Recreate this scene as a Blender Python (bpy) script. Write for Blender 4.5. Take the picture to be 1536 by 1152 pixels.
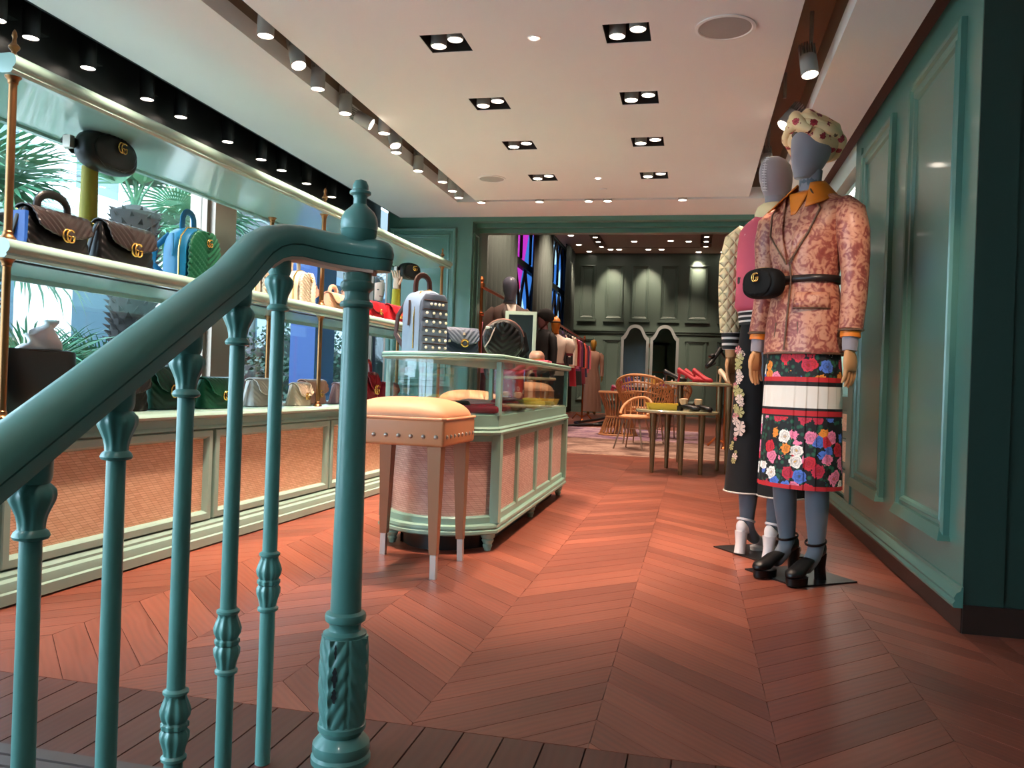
import bpy, bmesh, math, random
from mathutils import Vector, Matrix
from math import sin, cos, pi, radians, sqrt, atan2

for o in list(bpy.data.objects):
    bpy.data.objects.remove(o, do_unlink=True)
scene = bpy.context.scene
COL = scene.collection
random.seed(7)

# ------------------------------------------------------------------ camera
cam_d = bpy.data.cameras.new('camera')
cam_d.sensor_width = 36.0
cam_d.lens = 1234.5 / 1536 * 36.0
cam_d.clip_start = 0.05
cam_d.clip_end = 300
cam = bpy.data.objects.new('camera', cam_d)
COL.objects.link(cam)
cam.matrix_world = (Matrix.Translation((0, 0, 0.82)) @ Matrix.Rotation(0.2181504, 4, 'Z')
                    @ Matrix.Rotation(pi / 2, 4, 'X') @ Matrix.Rotation(-0.00208909, 4, 'X')
                    @ Matrix.Rotation(0.0355579, 4, 'Z'))
scene.camera = cam

# ------------------------------------------------------------------ world, sun, exposure
W = bpy.data.worlds.new('daylight'); scene.world = W
W.use_nodes = True
wn = W.node_tree.nodes
wn['Background'].inputs[0].default_value = (0.60, 0.79, 1.0, 1)
wn['Background'].inputs[1].default_value = 6.0
sun_d = bpy.data.lights.new('sun', 'SUN'); sun_d.energy = 2.5; sun_d.angle = radians(0.6)
sun_d.color = (1.0, 0.95, 0.88)
sun = bpy.data.objects.new('sun', sun_d); COL.objects.link(sun)
sun.rotation_euler = Vector((-0.62, 0.35, -0.75)).to_track_quat('-Z', 'Y').to_euler()

vs = scene.view_settings
scene.display_settings.display_device = 'sRGB'
vs.view_transform = 'Standard'; vs.look = 'None'; vs.gamma = 1.0; vs.use_curve_mapping = False
vs.exposure = 0.95
LAMP = (1.0, 0.75, 0.585)          # warm halogen colour
K = 1.2                           # overall lamp power factor

# ------------------------------------------------------------------ materials
def lin(c):
    c = c / 255.0
    return c / 12.92 if c <= 0.04045 else ((c + 0.055) / 1.055) ** 2.4
def C3(rgb): return (lin(rgb[0]), lin(rgb[1]), lin(rgb[2]), 1.0)

class NT:
    """small node-tree helper"""
    def __init__(s, name):
        s.m = bpy.data.materials.new(name); s.m.use_nodes = True
        s.t = s.m.node_tree; s.n = s.t.nodes; s.b = s.n['Principled BSDF']
        s.out = s.n['Material Output']
    def node(s, typ, ins=None, **props):
        x = s.n.new(typ)
        for k, v in props.items(): setattr(x, k, v)
        for k, v in (ins or {}).items():
            if hasattr(v, 'is_output'): s.t.links.new(v, x.inputs[k])
            else: x.inputs[k].default_value = v
        return x
    def link(s, a, b): s.t.links.new(a, b)
    def math(s, op, a, b=0.0, c=0.0):
        return s.node('ShaderNodeMath', {0: a, 1: b, 2: c}, operation=op).outputs[0]
    def mix(s, f, a, b):
        x = s.node('ShaderNodeMix', data_type='RGBA')
        for k, v in ((0, f), (6, a), (7, b)):
            if hasattr(v, 'is_output'): s.t.links.new(v, x.inputs[k])
            else: x.inputs[k].default_value = v
        return x.outputs[2]
    def bump(s, h, strength=0.3, dist=0.01):
        x = s.node('ShaderNodeBump', {'Strength': strength, 'Distance': dist, 'Height': h})
        s.link(x.outputs[0], s.b.inputs['Normal'])
    def ramp(s, f, stops, interp='LINEAR'):
        r = s.node('ShaderNodeValToRGB', {0: f}); cr = r.color_ramp; cr.interpolation = interp
        while len(cr.elements) < len(stops): cr.elements.new(0.5)
        for e, (p, c) in zip(cr.elements, stops): e.position = p; e.color = c
        return r.outputs[0]

MATS = {}
def mat(name, rgb, rough=0.5, metal=0.0, var=0.0, vscale=8.0, bump=0.0, bscale=60.0, coat=0.0, emit=0.0, spec=0.5, sheen=0.0):
    if name in MATS: return MATS[name]
    t = NT(name); b = t.b
    b.inputs['Roughness'].default_value = rough
    b.inputs['Metallic'].default_value = metal
    b.inputs['Specular IOR Level'].default_value = spec
    b.inputs['Coat Weight'].default_value = coat
    b.inputs['Coat Roughness'].default_value = 0.08
    if sheen: b.inputs['Sheen Weight'].default_value = sheen
    c = C3(rgb)
    co = t.node('ShaderNodeTexCoord')
    nz = t.node('ShaderNodeTexNoise', {'Vector': co.outputs['Object'], 'Scale': vscale, 'Detail': 4.0})
    v = max(var, 0.03)
    lo = tuple(x * (1 - v) for x in c[:3]) + (1,); hi = tuple(min(1, x * (1 + v)) for x in c[:3]) + (1,)
    t.link(t.mix(nz.outputs[0], lo, hi), b.inputs['Base Color'])
    if bump:
        n2 = t.node('ShaderNodeTexNoise', {'Vector': co.outputs['Object'], 'Scale': bscale, 'Detail': 3.0})
        t.bump(n2.outputs[0], bump, 0.004)
    if emit:
        b.inputs['Emission Color'].default_value = c; b.inputs['Emission Strength'].default_value = emit
    MATS[name] = t.m
    return t.m

TEAL = mat('teal_paint', (76, 118, 105), 0.34, var=0.06, vscale=3, bump=0.03, bscale=25, coat=0.25)
RAILT = mat('teal_railing_paint', (86, 138, 130), 0.36, var=0.06, vscale=10, bump=0.06, bscale=30, coat=0.25)
SHELF = mat('teal_shelf_paint', (146, 178, 166), 0.26, var=0.04, vscale=3, coat=0.4)
CASET = mat('teal_showcase_paint', (140, 176, 158), 0.34, var=0.04, vscale=4, coat=0.2)
FART = mat('teal_panel_paint', (88, 106, 96), 0.38, var=0.06, vscale=2)
WHITE = mat('ceiling_plaster', (236, 229, 226), 0.85, var=0.03, vscale=2)
GAPB = mat('slot_lining', (132, 108, 92), 0.8)
BROWN = mat('dark_skirting', (46, 30, 24), 0.4)
REDB = mat('cove_brown', (110, 66, 50), 0.8)
BLACK = mat('black_metal', (12, 12, 13), 0.45)
GREYM = mat('grey_spot_metal', (168, 160, 152), 0.5)
BRASS = mat('aged_brass', (142, 100, 64), 0.34, metal=1.0, var=0.12, vscale=14)
GOLD = mat('gold_emblem', (226, 176, 96), 0.22, metal=1.0)
STEEL = mat('steel', (190, 178, 166), 0.3, metal=0.75)
BRONZE = mat('mullion_metal', (150, 132, 118), 0.38, metal=0.7)
LENS = mat('lamp_lens', (255, 240, 222), 0.4, emit=9.0)
LED = mat('led_strip', (255, 246, 236), 0.4, emit=7.0)
DARK = mat('dark_void', (10, 9, 9), 0.9)

# ------------------------------------------------------------------ geometry helpers
class MB:
    def __init__(s, M=None): s.v = []; s.f = []; s.u = []; s.M = M
    def add(s, vs_, fs, uvs=None):
        b = len(s.v)
        s.v += [tuple(s.M @ Vector(p)) if s.M else tuple(p) for p in vs_]
        for i, f in enumerate(fs):
            s.f.append(tuple(b + k for k in f)); s.u.append(uvs[i] if uvs else None)
        return s
    def box(s, x0, x1, y0, y1, z0, z1):
        v = [(x, y, z) for z in (z0, z1) for y in (y0, y1) for x in (x0, x1)]
        return s.add(v, [(0, 2, 3, 1), (4, 5, 7, 6), (0, 1, 5, 4), (2, 6, 7, 3), (0, 4, 6, 2), (1, 3, 7, 5)])
    def rings(s, rings, cap=True, closed=False, uvs=False):
        n = len(rings[0]); v = [p for r in rings for p in r]; f = []; u = []
        m = len(rings)
        for i in range(m if closed else m - 1):
            for j in range(n):
                a = i * n + j; b = i * n + (j + 1) % n; c = ((i + 1) % m) * n + (j + 1) % n; d = ((i + 1) % m) * n + j
                f.append((a, b, c, d))
        if cap and not closed:
            f.append(tuple(range(n))[::-1]); f.append(tuple((m - 1) * n + j for j in range(n)))
        return s.add(v, f)
    def lathe(s, prof, c=(0, 0, 0), seg=20, cap=True, flute=None):
        R = []
        for r, z in prof:
            ring = []
            for j in range(seg):
                a = 2 * pi * j / seg; rr = r
                if flute and flute[0] < z < flute[1]: rr = r * (1 + flute[2] * cos(flute[3] * a))
                ring.append((c[0] + rr * cos(a), c[1] + rr * sin(a), c[2] + z))
            R.append(ring)
        return s.rings(R, cap)
    def tube(s, path, rad, seg=10, closed=False, flat=1.0, up=None):
        P = [Vector(p) for p in path]; n = len(P); R = []
        prev = None
        for i, p in enumerate(P):
            if closed: t = P[(i + 1) % n] - P[i - 1]
            else: t = P[min(i + 1, n - 1)] - P[max(i - 1, 0)]
            t.normalize()
            if prev is None:
                a = Vector(up) if up else (Vector((0, 0, 1)) if abs(t.z) < 0.9 else Vector((0, 1, 0)))
                nx = (a - t * a.dot(t)).normalized()
            else:
                nx = (prev - t * prev.dot(t)).normalized()
            prev = nx; ny = t.cross(nx)
            r = rad[i] if isinstance(rad, (list, tuple)) else rad
            R.append([tuple(p + nx * r * cos(2 * pi * j / seg) + ny * r * flat * sin(2 * pi * j / seg)) for j in range(seg)])
        return s.rings(R, True, closed)
    def ell(s, rings, seg=24, pw=2.0, cap=True):
        """rings: (cx,cy,z,rx,ry[,disp(angle)])"""
        R = []
        for q in rings:
            cx, cy, z, rx, ry = q[:5]; ring = []
            for j in range(seg):
                a = 2 * pi * j / seg; ca, sa = cos(a), sin(a)
                if pw != 2.0:
                    ca = math.copysign(abs(ca) ** (2 / pw), ca); sa = math.copysign(abs(sa) ** (2 / pw), sa)
                k = 1 + (q[5](a) if len(q) > 5 else 0)
                ring.append((cx + rx * ca * k, cy + ry * sa * k, z))
            R.append(ring)
        return s.rings(R, cap)
    def rbox(s, c, size, r, n=3, fn=None):
        """rounded box centred at c"""
        hx, hy, hz = size[0] / 2, size[1] / 2, size[2] / 2
        r = min(r, hx, hy, hz); m = 2 * n + 1
        def axis(h):
            a = [-h + r - r * cos(pi / 2 * i / n) for i in range(n + 1)]
            return a + [-x for x in a[::-1]]
        ax = [axis(h) for h in (hx, hy, hz)]
        idx = {}; V = []; F = []
        def vert(i, j, k):
            key = (i, j, k)
            if key in idx: return idx[key]
            p = Vector((ax[0][i], ax[1][j], ax[2][k]))
            q = Vector([max(-h + r, min(h - r, x)) for x, h in zip(p, (hx, hy, hz))])
            d = p - q
            if d.length > 1e-9: p = q + d.normalized() * r
            if fn: p = Vector(fn(p))
            idx[key] = len(V); V.append(tuple(p + Vector(c))); return idx[key]
        L = 2 * n + 1
        for a in range(L):
            for b in range(L):
                F.append((vert(a, b, 0), vert(a, b + 1, 0), vert(a + 1, b + 1, 0), vert(a + 1, b, 0)))
                F.append((vert(a, b, L), vert(a + 1, b, L), vert(a + 1, b + 1, L), vert(a, b + 1, L)))
                F.append((vert(a, 0, b), vert(a + 1, 0, b), vert(a + 1, 0, b + 1), vert(a, 0, b + 1)))
                F.append((vert(a, L, b), vert(a, L, b + 1), vert(a + 1, L, b + 1), vert(a + 1, L, b)))
                F.append((vert(0, a, b), vert(0, a, b + 1), vert(0, a + 1, b + 1), vert(0, a + 1, b)))
                F.append((vert(L, a, b), vert(L, a + 1, b), vert(L, a + 1, b + 1), vert(L, a, b + 1)))
        return s.add(V, F)
    def frame(s, x0, x1, y0, y1, prof):
        """mitred rectangular moulding in local xy, profile points (inset, height)"""
        R = [[(x0 + i, y0 + i, h), (x1 - i, y0 + i, h), (x1 - i, y1 - i, h), (x0 + i, y1 - i, h)] for i, h in prof]
        return s.rings(R, False)
    def prism(s, poly, z0, z1):
        n = len(poly)
        v = [(p[0], p[1], z0) for p in poly] + [(p[0], p[1], z1) for p in poly]
        f = [tuple(range(n))[::-1], tuple(range(n, 2 * n))] + [(i, (i + 1) % n, n + (i + 1) % n, n + i) for i in range(n)]
        return s.add(v, f)
    def sheet(s, grid, thick=0.0, uvs=None):
        """grid of points [i][j] -> surface (optionally doubled for thickness along given normal offset function)"""
        n = len(grid); m = len(grid[0]); v = [p for r in grid for p in r]
        f = []; u = []
        for i in range(n - 1):
            for j in range(m - 1):
                f.append((i * m + j, i * m + j + 1, (i + 1) * m + j + 1, (i + 1) * m + j))
                if uvs: u.append([uvs[i][j], uvs[i][j + 1], uvs[i + 1][j + 1], uvs[i + 1][j]])
        return s.add(v, f, u if uvs else None)
    def uvquad(s, pts, uv): return s.add(pts, [(0, 1, 2, 3)], [uv])
    def mesh(s, name):
        me = bpy.data.meshes.new(name); me.from_pydata(s.v, [], s.f)
        if any(s.u):
            L = me.uv_layers.new(name='UVMap'); k = 0
            for fi, f in enumerate(s.f):
                q = s.u[fi]
                for i in range(len(f)):
                    L.data[k].uv = q[i] if q else (0, 0); k += 1
        bm = bmesh.new(); bm.from_mesh(me)
        bmesh.ops.recalc_face_normals(bm, faces=bm.faces); bm.to_mesh(me); bm.free()
        me.update(); return me
    def build(s, name, m, parent=None, smooth=35, solid=0.0):
        me = s.mesh(name)
        if smooth:
            me.shade_smooth(); me.set_sharp_from_angle(angle=radians(smooth))
        me.materials.append(m)
        o = bpy.data.objects.new(name, me); COL.objects.link(o); o.parent = parent
        if solid:
            md = o.modifiers.new('thickness', 'SOLIDIFY'); md.thickness = solid; md.offset = 0
        return o

def tag(o, label, cat, group=None):
    o['label'] = label; o['category'] = cat
    if group: o['group'] = group
    return o
def thing(name, label, cat, loc=(0, 0, 0), rz=0.0, group=None, scale=1.0):
    o = bpy.data.objects.new(name, None); COL.objects.link(o)
    o.empty_display_size = 0.1
    o.location = loc; o.rotation_euler = (0, 0, rz); o.scale = (scale,) * 3
    return tag(o, label, cat, group)
def struct(o): o['kind'] = 'structure'; return o
def stuff(o): o['kind'] = 'stuff'; return o
def copy_tree(o, parent=None):
    c = o.copy(); COL.objects.link(c); c.parent = parent
    for ch in list(o.children): copy_tree(ch, c)
    return c
def dup(o, loc, rz, label=None, scale=None):
    c = copy_tree(o); c.location = loc; c.rotation_euler = (0, 0, rz)
    if label: c['label'] = label
    if scale: c.scale = (scale,) * 3
    return c
def spot(parent, loc, direction, power, angle=60, blend=0.6, size=0.03, color=LAMP):
    d = bpy.data.lights.new('lamp_light', 'SPOT'); d.energy = power * K; d.spot_size = radians(angle)
    d.spot_blend = blend; d.shadow_soft_size = size; d.color = color
    o = bpy.data.objects.new('lamp_light', d); COL.objects.link(o); o.parent = parent
    o.location = loc; o.rotation_euler = Vector(direction).to_track_quat('-Z', 'Y').to_euler()
    return o
# ================================================================== STRUCTURE
# ---- wood
def wood_material(name, c0, c1, c2, rough=0.38):
    t = NT(name)
    uv = t.node('ShaderNodeUVMap'); oi = t.node('ShaderNodeObjectInfo'); ge = t.node('ShaderNodeNewGeometry')
    rnd = t.math('FRACT', t.math('ADD', oi.outputs['Random'], ge.outputs['Random Per Island']))
    off = t.node('ShaderNodeCombineXYZ', {0: t.math('MULTIPLY', rnd, 37.0), 1: t.math('MULTIPLY', rnd, 11.0), 2: t.math('MULTIPLY', rnd, 5.0)})
    vec = t.node('ShaderNodeVectorMath', {0: uv.outputs[0], 1: off.outputs[0]}, operation='ADD').outputs[0]
    mp = t.node('ShaderNodeMapping', {'Vector': vec, 'Scale': (5.0, 55.0, 1.0)})
    n1 = t.node('ShaderNodeTexNoise', {'Vector': mp.outputs[0], 'Scale': 1.0, 'Detail': 6.0, 'Distortion': 1.2})
    mp2 = t.node('ShaderNodeMapping', {'Vector': vec, 'Scale': (2.2, 9.0, 1.0)})
    n2 = t.node('ShaderNodeTexNoise', {'Vector': mp2.outputs[0], 'Scale': 1.0, 'Detail': 3.0})
    wv = t.node('ShaderNodeTexWave', {'Vector': mp2.outputs[0], 'Scale': 1.6, 'Distortion': 7.0, 'Detail': 2.0}, wave_type='RINGS')
    base = t.ramp(rnd, [(0.0, C3(c0)), (0.5, C3(c1)), (1.0, C3(c2))])
    g = t.math('MULTIPLY_ADD', n1.outputs[0], 0.55, t.math('MULTIPLY', wv.outputs[0], 0.12))
    g = t.math('ADD', g, t.math('MULTIPLY', n2.outputs[0], 0.3))
    dark = t.node('ShaderNodeMix', {0: 1.0}, data_type='RGBA', blend_type='MULTIPLY')
    t.link(base, dark.inputs[6])
    t.link(t.ramp(g, [(0.25, (0.62, 0.58, 0.56, 1)), (0.75, (1.22, 1.2, 1.18, 1))]), dark.inputs[7])
    t.link(dark.outputs[2], t.b.inputs['Base Color'])
    t.link(t.math('MULTIPLY_ADD', n1.outputs[0], 0.2, rough - 0.1), t.b.inputs['Roughness'])
    t.bump(g, 0.12, 0.002)
    return t.m
OAK = wood_material('red_oak_floor', (118, 64, 50), (131, 72, 56), (146, 82, 63))
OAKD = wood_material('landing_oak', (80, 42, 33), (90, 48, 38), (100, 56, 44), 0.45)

# ---- floor slab and planks
PITCH, CW, XA, YA = 0.1345, 0.4205, -0.626, 1.869
floor = struct(MB().box(-3.0, 0.94, 1.5, 7.4, -0.2, -0.013).box(0.94, 2.4, 1.5, 3.16, -0.2, -0.013)
               .box(-3.75, 3.6, 7.4, 24.6, -0.2, -0.013).box(-3.0, -0.92, -2.6, 1.5, -0.2, -0.013)
               .box(0.75, 2.4, -2.6, 1.5, -0.2, -0.013).build('floor', mat('floor_joint', (48, 25, 19), 0.8), smooth=0))
def clip(poly, axis, lim, keep_gt):
    out = []
    for i in range(len(poly)):
        a, b = poly[i], poly[(i + 1) % len(poly)]
        ia = (a[axis] >= lim) == keep_gt; ib = (b[axis] >= lim) == keep_gt
        if ia: out.append(a)
        if ia != ib:
            t = (lim - a[axis]) / (b[axis] - a[axis])
            out.append(tuple(a[k] + (b[k] - a[k]) * t for k in range(2)))
    return out
def plank_mesh(mb, poly, s, o, sx=1, z1=0.0):
    """poly in world XY about origin o; slope sign s gives the grain direction; shrunk for the joint"""
    cx = sum(p[0] for p in poly) / len(poly); cy = sum(p[1] for p in poly) / len(poly)
    g = 0.0009
    d = Vector((1, s)).normalized() if s is not None else Vector((0, 1)); e = Vector((-d.y, d.x))
    top = []
    for p in poly:
        q = Vector((p[0] - cx, p[1] - cy)); a, b = q.dot(d), q.dot(e)
        a -= math.copysign(g, a); b -= math.copysign(min(g, abs(b)), b)
        r = d * a + e * b; top.append((cx + r.x - o[0], cy + r.y - o[1], a, b))
    n = len(top)
    v = [(p[0], p[1], z1 - 0.014) for p in top] + [(p[0], p[1], z1) for p in top]
    uv = [(p[2], p[3]) for p in top]
    f = [tuple(range(n, 2 * n))] + [(i, (i + 1) % n, n + (i + 1) % n, n + i) for i in range(n)]
    u = [uv] + [[uv[i], uv[(i + 1) % n], uv[(i + 1) % n], uv[i]] for i in range(n)]
    mb.add(v, f, u)
planks = []
for k in range(-8, 11):
    x0 = XA + CW * k; x1 = x0 + CW; s = 1 if k % 2 == 0 else -1
    ya = YA if s == 1 else YA + CW        # y at left seam for row 0
    for j in range(-8, 175):
        y = ya + PITCH * j
        poly = [(x0, y), (x1, y + s * CW), (x1, y + s * CW + PITCH), (x0, y + PITCH)]
        ymx = max(p[1] for p in poly); ymn = min(p[1] for p in poly)
        if ymx < 1.856 or ymn > 24.5: continue
        P0 = poly
        regs = [(-3.75, 3.6, 7.3, 24.5)] if ymn > 7.3 else [(-2.36, 0.94, 1.856, 24.5), (0.94, 2.4, 1.856, 3.16)]
        for rx0, rx1, ry0, ry1 in regs:
            full = True; poly = P0
            for ax, lim, gt in ((1, ry0, True), (1, ry1, False), (0, rx0, True), (0, rx1, False)):
                q = clip(poly, ax, lim, gt) if poly else []
                if len(q) != len(poly) or any(abs(a[0] - b[0]) + abs(a[1] - b[1]) > 1e-6 for a, b in zip(q, poly)): full = False
                poly = q
            if len(poly) < 3: continue
            ar = abs(sum(poly[i][0] * poly[(i + 1) % len(poly)][1] - poly[(i + 1) % len(poly)][0] * poly[i][1] for i in range(len(poly)))) / 2
            if ar < 4e-4: continue
            planks.append((ymn + 0.6 * abs((x0 + x1) / 2 + 0.2 * ymn), poly, s, full, (x0, y)))
planks.sort(key=lambda p: p[0])
proto = {}
rest = MB(); nplank = 0
for key, poly, s, full, org in planks:
    if nplank < 290:
        nplank += 1
        if full:
            if s not in proto:
                mb = MB(); plank_mesh(mb, poly, s, org); me = mb.mesh('plank'); me.materials.append(OAK); proto[s] = me
            me = proto[s]; loc = org
        else:
            mb = MB(); plank_mesh(mb, poly, s, org); me = mb.mesh('plank'); me.materials.append(OAK); loc = org
        o = bpy.data.objects.new('plank', me); COL.objects.link(o); o.parent = floor; o.location = (loc[0], loc[1], 0)
    else:
        plank_mesh(rest, poly, s, (0, 0))
o = rest.build('planks_beyond', OAK, floor, smooth=0); stuff(o)
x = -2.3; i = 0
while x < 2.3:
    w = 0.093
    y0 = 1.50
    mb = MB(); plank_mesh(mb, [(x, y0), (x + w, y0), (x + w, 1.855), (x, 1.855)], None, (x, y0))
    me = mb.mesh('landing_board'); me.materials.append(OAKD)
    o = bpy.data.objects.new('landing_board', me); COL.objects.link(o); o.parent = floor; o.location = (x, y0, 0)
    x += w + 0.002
for i, (a, b) in enumerate(((1.30, 1.415), (1.42, 1.455), (1.46, 1.497))):
    mb = MB().box(-2.3, -0.92, a, b, -0.012, 0.001 + 0.002 * i)
    mb.build('nosing_strip', mat('stone_nosing', (86, 72, 68), 0.45), floor)
# stairs down to the viewer
stairs = MB()
for i in range(6):
    z1 = -0.167 * (i + 1); y1 = 1.5 - 0.27 * i
    stairs.box(-0.92, 0.75, y1 - 0.29, y1, z1 - 0.167, z1)
struct(stairs.build('stairs', mat('stair_stone', (96, 82, 76), 0.5), smooth=0))
struct(MB().box(-0.94, -0.92, -2.6, 1.5, -1.3, -0.013).box(0.75, 0.77, -2.6, 1.5, -1.3, -0.013).box(-0.94, 0.77, -2.6, 0.0, -1.35, -1.17).build('wall_stairwell', FART, smooth=0))

# ---- ceiling with recesses
CZ = 2.34
LX = (-1.148, -0.336); LY = (3.56, 4.37, 5.16, 5.985)
def slab(x0, x1, y0, y1, z0, z1, holes):
    xs = sorted({x0, x1} | {h[0] for h in holes} | {h[1] for h in holes}); ys = sorted({y0, y1} | {h[2] for h in holes} | {h[3] for h in holes})
    mb = MB()
    def hole(i, j):
        if not (0 <= i < len(xs) - 1 and 0 <= j < len(ys) - 1): return True
        cx = (xs[i] + xs[i + 1]) / 2; cy = (ys[j] + ys[j + 1]) / 2
        return any(h[0] < cx < h[1] and h[2] < cy < h[3] for h in holes)
    for i in range(len(xs) - 1):
        for j in range(len(ys) - 1):
            if hole(i, j): continue
            a, b, c, d = xs[i], xs[i + 1], ys[j], ys[j + 1]
            mb.add([(a, c, z0), (b, c, z0), (b, d, z0), (a, d, z0)], [(0, 1, 2, 3)])
            mb.add([(a, c, z1), (b, c, z1), (b, d, z1), (a, d, z1)], [(0, 1, 2, 3)])
            if hole(i - 1, j): mb.add([(a, c, z0), (a, d, z0), (a, d, z1), (a, c, z1)], [(0, 1, 2, 3)])
            if hole(i + 1, j): mb.add([(b, c, z0), (b, d, z0), (b, d, z1), (b, c, z1)], [(0, 1, 2, 3)])
            if hole(i, j - 1): mb.add([(a, c, z0), (b, c, z0), (b, c, z1), (a, c, z1)], [(0, 1, 2, 3)])
            if hole(i, j + 1): mb.add([(a, d, z0), (b, d, z0), (b, d, z1), (a, d, z1)], [(0, 1, 2, 3)])
    return mb
H = 0.098
holes = [(x - H, x + H, y - H, y + H) for x in LX for y in LY]
holes += [(-2.03, -1.857, -2.5, 6.75), (0.365, 0.56, -2.5, 6.75), (-1.857, 0.365, 6.69, 6.75)]
ceiling = struct(slab(-2.77, 0.85, -2.6, 7.38, CZ, CZ + 0.09, holes).build('ceiling', WHITE, smooth=0))
struct(MB().box(0.93, 2.5, -2.6, 3.16, CZ + 0.02, CZ + 0.1).build('ceiling_stairwell', WHITE, smooth=0))
# linings above the slots and the coves (one liner slab over everything)
struct(MB().box(-2.1, -1.75, -2.6, 6.86, CZ + 0.24, CZ + 0.28).box(0.3, 0.62, -2.6, 6.86, CZ + 0.24, CZ + 0.28).box(-1.9, 0.4, 6.6, 6.85, CZ + 0.16, CZ + 0.2)
       .box(-2.05, -2.031, -2.6, 6.8, CZ + 0.091, CZ + 0.28).box(-1.856, -1.84, -2.6, 6.7, CZ + 0.091, CZ + 0.28)
       .box(0.35, 0.364, -2.6, 6.7, CZ + 0.091, CZ + 0.28).box(0.561, 0.575, -2.6, 6.8, CZ + 0.091, CZ + 0.28)
       .box(-2.05, 0.58, 6.751, 6.77, CZ + 0.091, CZ + 0.28).build('ceiling_slot_lining', GAPB, smooth=0))
struct(MB().box(0.851, 1.0, -2.6, 7.4, CZ + 0.12, CZ + 0.16).box(0.84, 0.85, -2.6, 7.4, CZ + 0.09, CZ + 0.16).build('ceiling_cove', REDB, smooth=0))
struct(MB().box(-3.12, -2.7, -2.6, 7.45, CZ + 0.26, CZ + 0.3).box(-2.785, -2.771, -2.6, 7.4, CZ + 0.0, CZ + 0.28).build('ceiling_window_recess', BLACK, smooth=0))
struct(MB().box(-3.2, 2.6, -2.7, 7.72, 2.78, 2.9).box(-3.9, 3.8, 7.6, 24.8, 4.98, 5.1).build('ceiling_roof_slab', WHITE, smooth=0))

# ---- right wall
WX = 0.94
MR = Matrix(((0, 0, -1, WX), (1, 0, 0, 0), (0, 1, 0, 0), (0, 0, 0, 1)))   # local x=worldY, y=worldZ, z=-X
wall_r = struct(MB().box(WX, WX + 0.12, 3.16, 5.50, 0.0, 2.40).build('wall_right', TEAL))
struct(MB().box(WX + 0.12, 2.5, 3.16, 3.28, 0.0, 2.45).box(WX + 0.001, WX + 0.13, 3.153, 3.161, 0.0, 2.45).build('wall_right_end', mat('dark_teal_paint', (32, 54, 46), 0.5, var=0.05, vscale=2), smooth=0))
PROF = [(0, 0), (0, 0.022), (0.012, 0.03), (0.026, 0.026), (0.034, 0.014), (0.058, 0.013), (0.066, 0.022), (0.078, 0.018), (0.086, 0.006), (0.094, 0.004)]
for y0, y1 in ((3.33, 4.075), (4.42, 5.17)):
    mo = MB(MR).frame(y0, y1, 0.29, 2.235, PROF).build('panel_moulding', TEAL, wall_r, smooth=25)
    MB(MR).box(y0 + 0.09, y1 - 0.09, 0.38, 2.145, -0.002, 0.0045).build('panel', TEAL, wall_r, smooth=0)
    MB(MR).add([(y0 - 0.015, 0.29, 0), (y1 + 0.015, 0.29, 0), (y1 + 0.015, 0.29, 0.045), (y0 - 0.015, 0.29, 0.045), (y0 + 0.02, 0.335, 0.03), (y1 - 0.02, 0.335, 0.03), (y0 + 0.02, 0.335, 0), (y1 - 0.02, 0.335, 0)],
               [(0, 1, 2, 3), (3, 2, 5, 4), (4, 5, 7, 6), (0, 3, 4, 6), (1, 7, 5, 2)]).build('panel_sill', TEAL, wall_r, smooth=0)
MB(MR).box(5.27, 5.30, 0.16, 2.3, 0, 0.012).build('pilaster_strip', TEAL, wall_r, smooth=0)
# base mouldings
bp = [(0, 0), (0.03, 0.0), (0.034, 0.012), (0.026, 0.024), (0.03, 0.034), (0.022, 0.05), (0.008, 0.06), (0.006, 0.072), (0, 0.074)]
def run_x(prof, y0, y1, z, mb):      # along Y on the right wall, projecting to -X
    R = [[(WX - p[0], y, z + p[1]) for p in prof] for y in (y0, y1)]
    return mb.rings(R, True)
struct(run_x(bp, 3.145, 5.50, 0.088, MB()).build('baseboard_right_moulding', TEAL))
struct(MB().box(WX - 0.004, WX + 0.12, 3.152, 7.3, 0.0, 0.088).box(WX, 2.5, 3.146, 3.16, 0.0, 0.10).build('baseboard_right', BROWN, smooth=0))

# ---- lit niche with shelves and rattan drawers
niche = struct(MB().box(1.26, 1.30, 5.50, 7.38, 0, 2.4).box(0.94, 1.28, 7.28, 7.38, 0, 2.4).box(0.94, 1.28, 5.50, 7.38, 2.26, 2.4).build('wall_right_niche', mat('niche_white', (206, 220, 214), 0.5), smooth=0))

# ---- opening wall at the end of the front room
wall_b = struct(MB().box(-2.88, -2.06, 7.37, 7.60, 0, 2.78).box(0.94, 3.6, 7.40, 7.72, 0, 5.0).box(-2.06, 0.94, 7.37, 7.46, 2.298, 2.78)
                .box(-2.06, 0.94, 7.46, 7.72, 2.34, 5.0).box(-2.88, -2.06, 7.60, 7.72, 0, 5.0).build('wall_back', TEAL, smooth=0))
struct(MB().box(-2.06, 0.94, 7.52, 7.58, 2.27, 2.34).box(-2.06, 0.94, 7.62, 7.72, 2.235, 2.34).build('trim_1', TEAL, smooth=0))
MBk = Matrix(((1, 0, 0, 0), (0, 0, -1, 7.37), (0, 1, 0, 0), (0, 0, 0, 1)))  # local x=X, y=Z, z=-Y
MB(MBk).frame(-2.86, -2.21, 0.75, 2.24, PROF).build('panel_moulding', TEAL, wall_b, smooth=25)
MB(MBk).box(-2.77, -2.30, 0.84, 2.15, 0.0, 0.004).build('panel', TEAL, wall_b, smooth=0)
Mj = Matrix(((0, 0, 1, -2.06), (1, 0, 0, 0), (0, 1, 0, 0), (0, 0, 0, 1)))
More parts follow.
